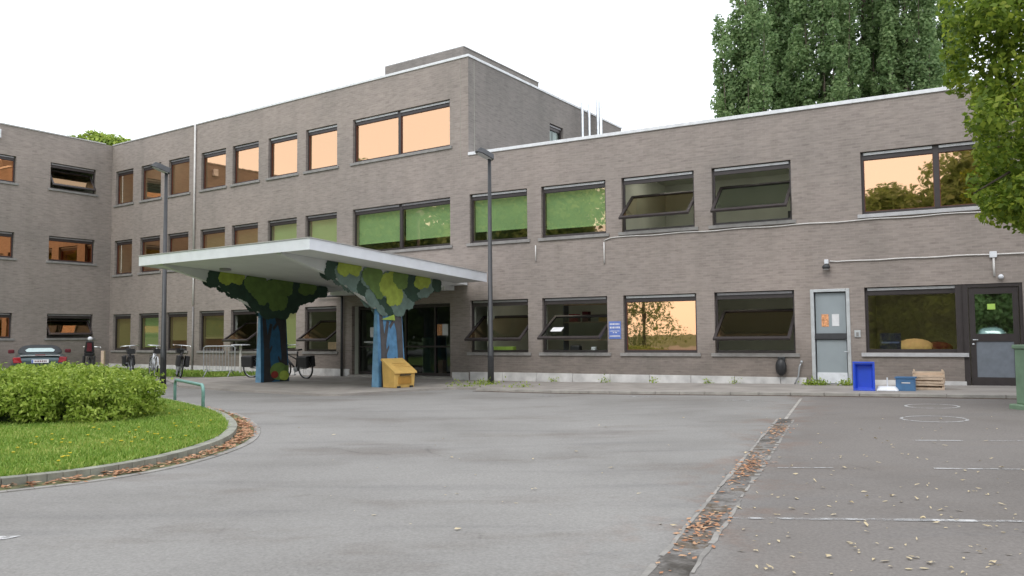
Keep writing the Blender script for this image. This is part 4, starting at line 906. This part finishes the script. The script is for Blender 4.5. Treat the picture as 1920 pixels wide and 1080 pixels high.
mb = MB(); mb.box(-.5, .6, -.26, .26, -.05, .08); mb.build('base', 'green_cab', t, bevel=.02); mb = MB(); mb.box(.04, .05, -.206, -.2, .12, .98); mb.box(.1, .13, -.22, -.2, .5, .62); mb.build('door_seam', 'black', t)

t = thing('grit_bin', 'yellow grit bin with sloping lid against the right painted support', 'grit bin', (-3.1, 22.55, gz(-3)+.055), math.atan2(.73, .68)+0)
W, Dp, hbk, hf = .36, .27, .74, .40
rings = [[(-W*.93, -Dp*.93, 0), (W*.93, -Dp*.93, 0), (W*.93, Dp*.93, 0), (-W*.93, Dp*.93, 0)], [(-W, -Dp, hf), (W, -Dp, hf), (W, Dp, hbk-.03), (-W, Dp, hbk-.03)]]
mb = MB(); mb.prism(rings[0], rings[1]); mb.build('body', 'yellow', t, bevel=.012)
mb = MB(); o_ = .03; mb.prism([(-W-o_, -Dp-o_-.02, hf-.02), (W+o_, -Dp-o_-.02, hf-.02), (W+o_, Dp+o_, hbk), (-W-o_, Dp+o_, hbk)], [(-W-o_, -Dp-o_, hf+.035), (W+o_, -Dp-o_, hf+.035), (W+o_*.5, Dp+o_*.4, hbk+.045), (-W-o_*.5, Dp+o_*.4, hbk+.045)]); lid = mb.build('lid', 'yellow', t, bevel=.01)
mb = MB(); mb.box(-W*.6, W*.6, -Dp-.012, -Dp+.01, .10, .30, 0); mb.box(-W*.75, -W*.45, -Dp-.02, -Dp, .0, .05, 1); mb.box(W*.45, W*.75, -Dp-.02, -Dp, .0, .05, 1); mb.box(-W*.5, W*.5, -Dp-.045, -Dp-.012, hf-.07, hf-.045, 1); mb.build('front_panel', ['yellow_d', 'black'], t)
mb = MB()
for i in range(3):
    x = -.18
    for j in range(random.randint(3, 5)):
        w = random.uniform(.05, .1); y = -.10+i*.07
        z = hf+.04+(y+Dp)/(2*Dp)*(hbk-hf)+.008
        mb.box(x, x+w, y-.014, y+.014, z, z+.004); x += w+.02
mb.build('lid_lettering', 'yellow_d', t)

# ------------------------------------------------------------------ tubs and crates by the wall
q = lambda x: gz(x)+.055
def on(px, py, off=.055):
    r = ray(px, py); z = gz(8)+off
    for _ in range(6): t = (z-CH)/r.z; z = gz(r.x*t)+off
    return r.x*t, r.y*t, z
RB = math.atan2(FB.n.y, FB.n.x)+math.pi/2
x, y, z = on(1625, 733); t = thing('storage_tub', 'bright blue plastic tub standing on its end by the fire door', 'tub', (x, y+.1, z), RB)
mb = MB(); w, h, d = .205, .60, .13
outer = [(-w, -d/2, 0), (w, -d/2, 0), (w, -d/2, h), (-w, -d/2, h)]; back = [(-w*.8, d/2, .04), (w*.8, d/2, .04), (w*.8, d/2, h-.04), (-w*.8, d/2, h-.04)]
ib = [(a*.9, d/2-.02, .055 if c < .3 else h-.055) for a, b, c in back]; inn = [(a*.87, -d/2, c*.93+.02) for a, b, c in outer]
mb.add(outer+back+inn+ib, [(0, 1, 5, 4), (1, 2, 6, 5), (2, 3, 7, 6), (3, 0, 4, 7), (4, 5, 6, 7), (8, 9, 13, 12), (9, 10, 14, 13), (10, 11, 15, 14), (11, 8, 12, 15), (12, 13, 14, 15), (0, 1, 9, 8), (1, 2, 10, 9), (2, 3, 11, 10), (3, 0, 8, 11)])
mb.build('body', 'blue', t, bevel=.012); mb = MB(); 
for bx in ((-w-.02, w+.02, -.02, .02), (-w-.02, w+.02, h-.02, h+.02)): mb.box(bx[0], bx[1], -d/2-.02, -d/2-.002, bx[2]+.02, bx[3]+.02)
for sx_ in (-1, 1): mb.box(sx_*w-.02, sx_*w+.02, -d/2-.02, -d/2-.002, .042, h-.002)
mb.build('rim', 'blue', t, bevel=.006)
x, y, z = on(1664, 733); t = thing('white_tray', 'white plastic piece with an upright stem lying between the two blue boxes', 'tray', (x, y, z), RB)
mb = MB(); mb.prism([(-.22, -.14, 0), (.22, -.14, 0), (.25, .14, 0), (-.25, .14, 0)], [(-.14, -.08, .09), (.14, -.08, .09), (.2, .12, .11), (-.2, .12, .11)]); mb.build('body', 'white_p', t, bevel=.03)
mb = MB(); mb.tube([(0, .03, .1), (0, .03, .29)], .015, 8); mb.build('stem', 'white_p', t)
x, y, z = on(1703, 733); t = thing('plastic_crate', 'dull blue plastic crate between the white piece and wooden crates', 'crate', (x, y+.1, z), RB)
mb = MB(); w, h, d = .19, .30, .14
mb.box(-w, w, -d, d, 0, .02); 
for a_ in ((-w, -w+.015, -d, d), (w-.015, w, -d, d)): mb.box(*a_, .02, h)
for yy in (-d, d-.015): mb.box(-w+.015, w-.015, yy, yy+.015, .02, h*.5); mb.box(-w+.015, w-.015, yy, yy+.015, h*.62, h-.002); mb.box(-w+.015, -w*.5, yy, yy+.015, h*.5, h*.62); mb.box(w*.5, w-.015, yy, yy+.015, h*.5, h*.62)
mb.build('body', 'blue_d', t, bevel=.004); mb = MB(); mb.box(-w-.02, w+.02, -d-.02, -d-.002, h-.03, h); mb.box(-w-.02, w+.02, d+.002, d+.02, h-.03, h); mb.build('rim', 'blue_d', t)
for k in range(3):
    x, y, z = on(1748, 731); t = thing('wooden_crate', ['pale wooden fruit crate at the bottom of the stack', 'pale wooden fruit crate in the middle of the stack', 'pale wooden fruit crate on top of the stack, slightly askew'][k], 'crate', (x, y+.15, z+k*.136+.001), RB+R([2, -3, 5][k]), 'stacked wooden crates')
    w, d, h = .31, .2, .135
    mb = MB(); mb.box(-w, w, -d, -d+.01, .012, .05); mb.box(-w, w, -d, -d+.01, .092 if k != 1 else .08, .130); mb.box(-w, w, d-.01, d, .012, .115); mb.build('side_slat', 'wood', t)
    mb = MB(); mb.box(-w, -w+.012, -d+.011, d-.011, .012, .10); mb.box(w-.012, w, -d+.011, d-.011, .012, .10); mb.build('end_panel', 'wood', t)
    mb = MB()
    for j in range(4): mb.box(-w, w, -d+.1*j, -d+.1*j+.08, 0, .010)
    mb.build('base', 'wood', t)
    mb = MB()
    for a_ in (-1, 1):
        for b_ in (-1, 1): mb.box(a_*(w-.03)-.014, a_*(w-.03)+.014, b_*(d-.028)-.014, b_*(d-.028)+.014, .012, .12 if k < 2 else .16)
    mb.build('corner_post', 'wood', t)

# ------------------------------------------------------------------ bicycles
def bicycle(label, loc, rz, rigid='black', extras=(), frame='black', lean=0, basket=False):
    t = thing('bicycle', label, 'bicycle', loc, rz, 'parked bicycles'); t.rotation_euler = (R(lean), 0, rz)
    Rw, wb = .34, .54
    for x in (-wb, wb):
        mb = MB(); mb.tube([(x+Rw*math.cos(a), 0, Rw+Rw*math.sin(a)) for a in np.linspace(0, 2*math.pi, 33)[:-1]], .027, 6, closed=True); wh = mb.build('wheel', 'rubber', t, smooth=True)
        mb = MB(); mb.tube([(x+(Rw-.03)*math.cos(a), 0, Rw+(Rw-.03)*math.sin(a)) for a in np.linspace(0, 2*math.pi, 33)[:-1]], .011, 5, closed=True)
        for k in range(14): a = k*2*math.pi/14; mb.tube([(x, (-1)**k*.02, Rw), (x+(Rw-.03)*math.cos(a), 0, Rw+(Rw-.03)*math.sin(a))], .0022, 3)
        mb.tube([(x, -.04, Rw), (x, .04, Rw)], .025, 8); mb.build('rim', 'galv', wh)
        mb = MB(); r2 = Rw+.035
        mb.tube([(x+r2*math.cos(a), 0, Rw+r2*math.sin(a)) for a in np.linspace(.2, 2.9, 14)], .018, 5); mb.build('mudguard', frame, t)
    hd_, st, bb = (.36, 0, .92), (-.22, 0, .86), (-.06, 0, .30)
    mb = MB(); mb.tube([(.38, 0, .84), (.31+.0, 0, 1.0)], .026); mb.tube([(.41, 0, .72), bb], .031); mb.tube([(.38, 0, .84), (-.16, 0, .62)], .023); mb.tube([bb, (-.22, 0, .9)], .024)
    for s in (-1, 1):
        mb.tube([bb, (-wb, s*.06, Rw)], .011); mb.tube([(-.19, 0, .8), (-wb, s*.06, Rw)], .009); mb.tube([(.41, s*.01, .72), (.45, s*.05, .6), (wb, s*.05, Rw)], .013)
    mb.build('frame', frame, t, smooth=True)
    mb = MB(); mb.tube([(.31, 0, 1.0), (.30, 0, 1.08), (.28, 0, 1.10)], .014); mb.tube([(.12, -.29, 1.08), (.2, -.27, 1.1), (.3, -.12, 1.1), (.3, .12, 1.1), (.2, .27, 1.1), (.12, .29, 1.08)], .018); mb.build('handlebar', 'steel', t, smooth=True)
    mb = MB(); mb.prism([(-.36, -.09, .93), (-.36, .09, .93), (-.2, .05, .93), (-.08, .02, .93), (-.08, -.02, .93), (-.2, -.05, .93)], [(-.35, -.08, .99), (-.35, .08, .99), (-.2, .04, .975), (-.09, .015, .97), (-.09, -.015, .97), (-.2, -.04, .975)]); mb.build('saddle', 'black', t, bevel=.012)
    mb = MB(); mb.box(-.85, -.35, -.06, .06, .74, .755)
    for s in (-1, 1): mb.tube([(-.62, s*.06, .745), (-wb, s*.06, Rw)], .007)
    mb.build('luggage_rack', 'lamp', t)
    mb = MB(); mb.tube([(-.06, -.04, .30), (-.06, .04, .30)], .09, 14); mb.box(-.07, -.05, .05, .07, .12, .31); mb.box(-.1, 0, .05, .14, .11, .13); mb.box(-.07, -.05, -.07, -.05, .30, .49); mb.box(-.1, 0, -.14, -.05, .48, .50); mb.build('crankset', 'galv', t)
    if 'pannier' in extras:
        for s in (-1, 1): mb = MB(); mb.prism([(-.82, s*.07, .36), (-.38, s*.07, .36), (-.38, s*.21, .38), (-.82, s*.21, .38)], [(-.84, s*.07, .76), (-.36, s*.07, .76), (-.37, s*.20, .75), (-.83, s*.20, .75)]); mb.build('pannier', 'black', t, bevel=.03)
    if 'seat' in extras:
        mb = MB(); mb.prism([(-.78, -.15, .78), (-.45, -.15, .78), (-.45, .15, .78), (-.78, .15, .78)], [(-.82, -.17, .9), (-.42, -.17, .9), (-.42, .17, .9), (-.82, .17, .9)]); mb.prism([(-.82, -.17, .9), (-.72, -.17, .9), (-.72, .17, .9), (-.82, .17, .9)], [(-.93, -.12, 1.32), (-.85, -.12, 1.32), (-.85, .12, 1.32), (-.93, .12, 1.32)])
        mb.box(-.8, -.5, -.2, -.13, .38, .8); mb.box(-.8, -.5, .13, .2, .38, .8); cs = mb.build('child_seat', 'black', t, bevel=.03)
        mb = MB(); mb.prism([(-.885, -.08, .95), (-.84, -.08, .95), (-.84, .08, .95), (-.885, .08, .95)], [(-.965, -.07, 1.25), (-.9, -.07, 1.25), (-.9, .07, 1.25), (-.965, .07, 1.25)]); mb.build('seat_pad', 'dkred', cs)
        mb = MB(); mb.ball((-.86, 0, 1.40), .09, .085, .075); mb.build('helmet', 'white_p', cs, smooth=True)
    if 'basket' in extras:
        mb = MB()
        for k in range(5): z = .82+k*.055; w = .13+.012*k; mb.tube([(.42, -w, z), (.68, -w, z), (.68, w, z), (.42, w, z)], .006, 4, closed=True)
        for k in range(7): y = -.13+k*.043; mb.tube([(.68, y, .82), (.68, y*1.3, 1.04)], .004, 3); mb.tube([(.42, y, .82), (.68, y, .82)], .004, 3)
        mb.box(.43, .67, -.12, .12, .83, .98); mb.build('basket', 'black', t)
    return t
aA = math.atan2(dA.y, dA.x)
p = FA.p(6.08, 1.75); bicycle('black city bicycle with double panniers right of the left painted support', (p.x, p.y, .02), aA, extras=('pannier',), lean=-6)
p = FA.p(7.35, 2.0); bicycle('bicycle mostly hidden behind the left painted support, its back end showing', (p.x, p.y, .02), aA+math.pi+.25, extras=('pannier',), lean=4)
z_ = .045
bicycle('black bicycle with handlebars towards the car park, leftmost of the trio', (-13.6, 29.6, z_), R(-60), lean=5, extras=('basket', 'pannier'))
bicycle('pale silver bicycle in the middle of the trio by the grass', (-12.75, 29.4, z_), R(-58), frame='white_p', lean=-4, extras=('basket',))
bicycle('bicycle with bulky black bags behind the left lamp post', (-11.75, 29.2, z_), R(118), extras=('pannier', 'basket'), lean=6)
bicycle('bicycle seen from behind with child seat beside the parked convertible', (-15.5, 30.4, z_-.04), R(112), extras=('seat',), lean=3)
# wooden post, crowd barrier, standing table
mb = MB(); mb.box(-.06, .06, -.06, .06, -.1, .92); o = mb.build('wooden_post', 'wood', None, Matrix.Translation((-16.4, 33.2, 0)), bevel=.01); tag(o, 'short pale wooden post beside the wall behind the bicycles', 'post')
p = FA.p(9.55, 2.25); t = thing('crowd_barrier', 'grey steel crowd barrier standing on the grass by the wall', 'barrier', (p.x, p.y, .02), aA+R(38))
mb = MB(); mb.tube([(-.55, 0, .2), (-.55, 0, 1.02), (-.48, 0, 1.08), (.48, 0, 1.08), (.55, 0, 1.02), (.55, 0, .2)], .02, 8, closed=True); mb.build('frame', 'galv', t, smooth=True)
mb = MB()
for k in range(9): mb.tube([(-.44+.11*k, 0, .2), (-.44+.11*k, 0, 1.08)], .008, 5)
mb.build('bars', 'galv', t)
for x in (-.42, .42): mb = MB(); mb.tube([(x-.02, -.38, 0), (x, 0, .24), (x+.02, .38, 0)], .02, 6); mb.build('foot', 'galv', t)
p = FA.p(9.75, 1.2); t = thing('standing_table', 'round white standing table behind the crowd barrier', 'table', (p.x, p.y, .04), 0)
mb = MB(); mb.tube([(0, 0, 1.08), (0, 0, 1.11)], .34, 20); mb.build('tabletop', 'white_p', t); mb = MB(); mb.tube([(0, 0, 0.03), (0, 0, 1.078)], .045, 10); mb.build('leg', 'pipe_w', t); mb = MB(); mb.tube([(0, 0, 0), (0, 0, .03)], .25, 16); mb.build('base', 'galv', t)

# ------------------------------------------------------------------ parked convertible, seen from behind
hx = Vector((-.50, .866, 0)); rz = math.atan2(hx.y, hx.x)
t = thing('parked_car', 'grey green convertible with black soft top parked beyond the hedge', 'car', (-16.75, 29.4, -.04), rz)
# local x forward, y left; rear bumper at x=0
def loft(mb, secs, mi=0, cap=True):
    n = len(secs[0]); V = [p for s in secs for p in s]; F = []
    for i in range(len(secs)-1): F += [(i*n+j, i*n+(j+1) % n, (i+1)*n+(j+1) % n, (i+1)*n+j) for j in range(n)]
    if cap: F += [tuple(range(n-1, -1, -1)), tuple((len(secs)-1)*n+j for j in range(n))]
    mb.add(V, F, mi)
def sec(x, w, zb, zt, sh=.72):
    h = zt-zb; P = [(w*.86, zb), (w*.98, zb+h*.22), (w, zb+h*.55), (w*.95, zb+h*.85), (w*.80, zt-.01), (w*.4, zt+.012)]
    return [(x, y, z) for y, z in P]+[(x, -y, z) for y, z in reversed(P)]
mb = MB(); loft(mb, [sec(0, .72, .36, .70), sec(.05, .83, .24, .84), sec(.35, .88, .20, .92), sec(1.0, .90, .18, .93), sec(1.9, .89, .18, .92), sec(2.8, .89, .18, .90), sec(3.6, .86, .2, .78), sec(4.0, .75, .26, .62), sec(4.08, .62, .32, .5)])
body = mb.build('body', 'car', t, smooth=True)
sm = body.modifiers.new('sub', 'SUBSURF'); sm.levels = sm.render_levels = 2
mb = MB()
def tsec(x, w, zt, zb=.88): P = [(w, zb), (w*.93, zb+(zt-zb)*.55), (w*.78, zb+(zt-zb)*.9), (w*.4, zt)]; return [(x, y, z) for y, z in P]+[(x, -y, z) for y, z in reversed(P)]
loft(mb, [tsec(.55, .72, .93), tsec(.85, .76, 1.12), tsec(1.2, .75, 1.22), tsec(1.8, .72, 1.25), tsec(2.25, .70, 1.2), tsec(2.75, .70, .92)])
st = mb.build('soft_top', 'softtop', t, smooth=True); m_ = st.modifiers.new('sub', 'SUBSURF'); m_.levels = m_.render_levels = 2
mb = MB(); pr = [(-.42, .985), (-.47, 1.05), (-.36, 1.12), (.36, 1.12), (.47, 1.05), (.42, .985)]
mb.prism([(.60+(z-.95)*1.45-.012, y, z) for y, z in pr], [(.60+(z-.95)*1.45-.035, y, z) for y, z in pr]); mb.build('rear_window', 'rearglass', t, bevel=.006)
for s in (-1, 1):
    mb = MB(); mb.prism([(.02, s*.55, .60), (.02, s*.82, .60), (.06, s*.85, .80), (.02, s*.60, .82)], [(-.02, s*.56, .61), (-.01, s*.80, .61), (.02, s*.83, .79), (-.01, s*.61, .80)]); mb.build('tail_light', 'red', t, bevel=.015)
    mb = MB(); mb.box(2.15, 2.3, s*.93-.1, s*.93+.1, .92, 1.06); mb.build('wing_mirror', 'dkred', t, bevel=.03)
    for x in (.75, 3.2):
        mb = MB(); mb.tube([(x, s*.70, .31), (x, s*.89, .31)], .31, 20); wh = mb.build('wheel', 'rubber', t, bevel=.02); mb = MB(); mb.tube([(x, s*.892, .31), (x, s*.90, .31)], .2, 16); mb.build('rim', 'galv', wh)
mb = MB(); mb.box(-.055, -.035, -.27, .27, .60, .72); pl_ = mb.build('number_plate', 'plate', t, bevel=.005)
mb = MB(); mb.box(-.058, -.0555, .21, .265, .61, .71, 1)
for k in range(7): y = .15-k*.055; mb.box(-.058, -.0555, y-.016, y+.016, .635, .69, 0)
mb.build('plate_marks', ['dkred', 'sign_blue'], pl_)
mb = MB(); mb.box(-.01, .12, -.62, .62, .845, .868); mb.build('boot_lip', 'alu', t, bevel=.008); mb = MB(); mb.box(-.02, .02, -.16, .16, .875, .895); mb.build('brake_light', 'red', t)

# car across the car park, mirrored in the glazed door
t = thing('parked_car', 'pale blue tall car across the car park, mirrored in the glazed door', 'car', (-5.3, -10.5, -.04), R(60))
mb = MB(); loft(mb, [sec(0, .74, .36, .8), sec(.06, .84, .24, .9), sec(.6, .87, .2, .95), sec(2.0, .88, .18, .96), sec(3.0, .87, .18, .92), sec(3.8, .8, .22, .75), sec(3.98, .66, .3, .55)])
b_ = mb.build('body', plain('pale_blue_paint', (.32, .48, .52), .3, .3), t, smooth=True); m_ = b_.modifiers.new('sub', 'SUBSURF'); m_.levels = m_.render_levels = 2
mb = MB(); loft(mb, [tsec(.12, .72, 1.0), tsec(.3, .74, 1.6), tsec(1.0, .74, 1.74), tsec(2.2, .72, 1.70), tsec(3.3, .74, .98)]); b_ = mb.build('cabin', 'rearglass', t, smooth=True); m_ = b_.modifiers.new('sub', 'SUBSURF'); m_.levels = m_.render_levels = 2
for s in (-1, 1):
    for x in (.7, 3.1): mb = MB(); mb.tube([(x, s*.70, .31), (x, s*.89, .31)], .31, 18); mb.build('wheel', 'rubber', t)

# ------------------------------------------------------------------ sky and sun
w = bpy.data.worlds.new('World'); S.world = w; w.use_nodes = True; n, l = w.node_tree.nodes, w.node_tree.links; n.clear()
out = n.new('ShaderNodeOutputWorld'); sky = n.new('ShaderNodeTexSky'); sky.sky_type = 'NISHITA'; sky.sun_disc = False
EL, AZ = R(48), R(205)      # sun behind the camera, to its left, veiled by cloud
sky.sun_elevation = EL; sky.sun_rotation = AZ
b1 = n.new('ShaderNodeBackground'); b1.inputs[1].default_value = .06; l.new(sky.outputs[0], b1.inputs[0])
tc = n.new('ShaderNodeTexCoord').outputs['Generated']; nz = noise(n, l, tc, 1.6, 5, .6)
rc = ramp(n, [(.3, (.93, .95, .98)), (.7, (1.0, 1.0, 1.0))]); l.new(nz, rc.inputs[0])
b2 = n.new('ShaderNodeBackground'); b2.inputs[1].default_value = 1.5; l.new(rc.outputs[0], b2.inputs[0])
ad = n.new('ShaderNodeAddShader'); l.new(b1.outputs[0], ad.inputs[0]); l.new(b2.outputs[0], ad.inputs[1]); l.new(ad.outputs[0], out.inputs[0])
sl = bpy.data.lights.new('sun', 'SUN'); sl.energy = 1.0; sl.angle = R(18); sl.color = (1, .96, .9); so = bpy.data.objects.new('sun', sl); COL.objects.link(so)
d = Vector((math.sin(AZ)*math.cos(EL), math.cos(AZ)*math.cos(EL), math.sin(EL))); so.rotation_euler = d.to_track_quat('Z', 'Y').to_euler()
S.view_settings.view_transform = 'Standard'; S.view_settings.look = 'None'; S.view_settings.exposure = 0
S.render.engine = 'CYCLES'; S.cycles.max_bounces = 6; S.cycles.transparent_max_bounces = 8; S.cycles.use_denoising = True
S.cycles.caustics_reflective = False; S.cycles.caustics_refractive = False
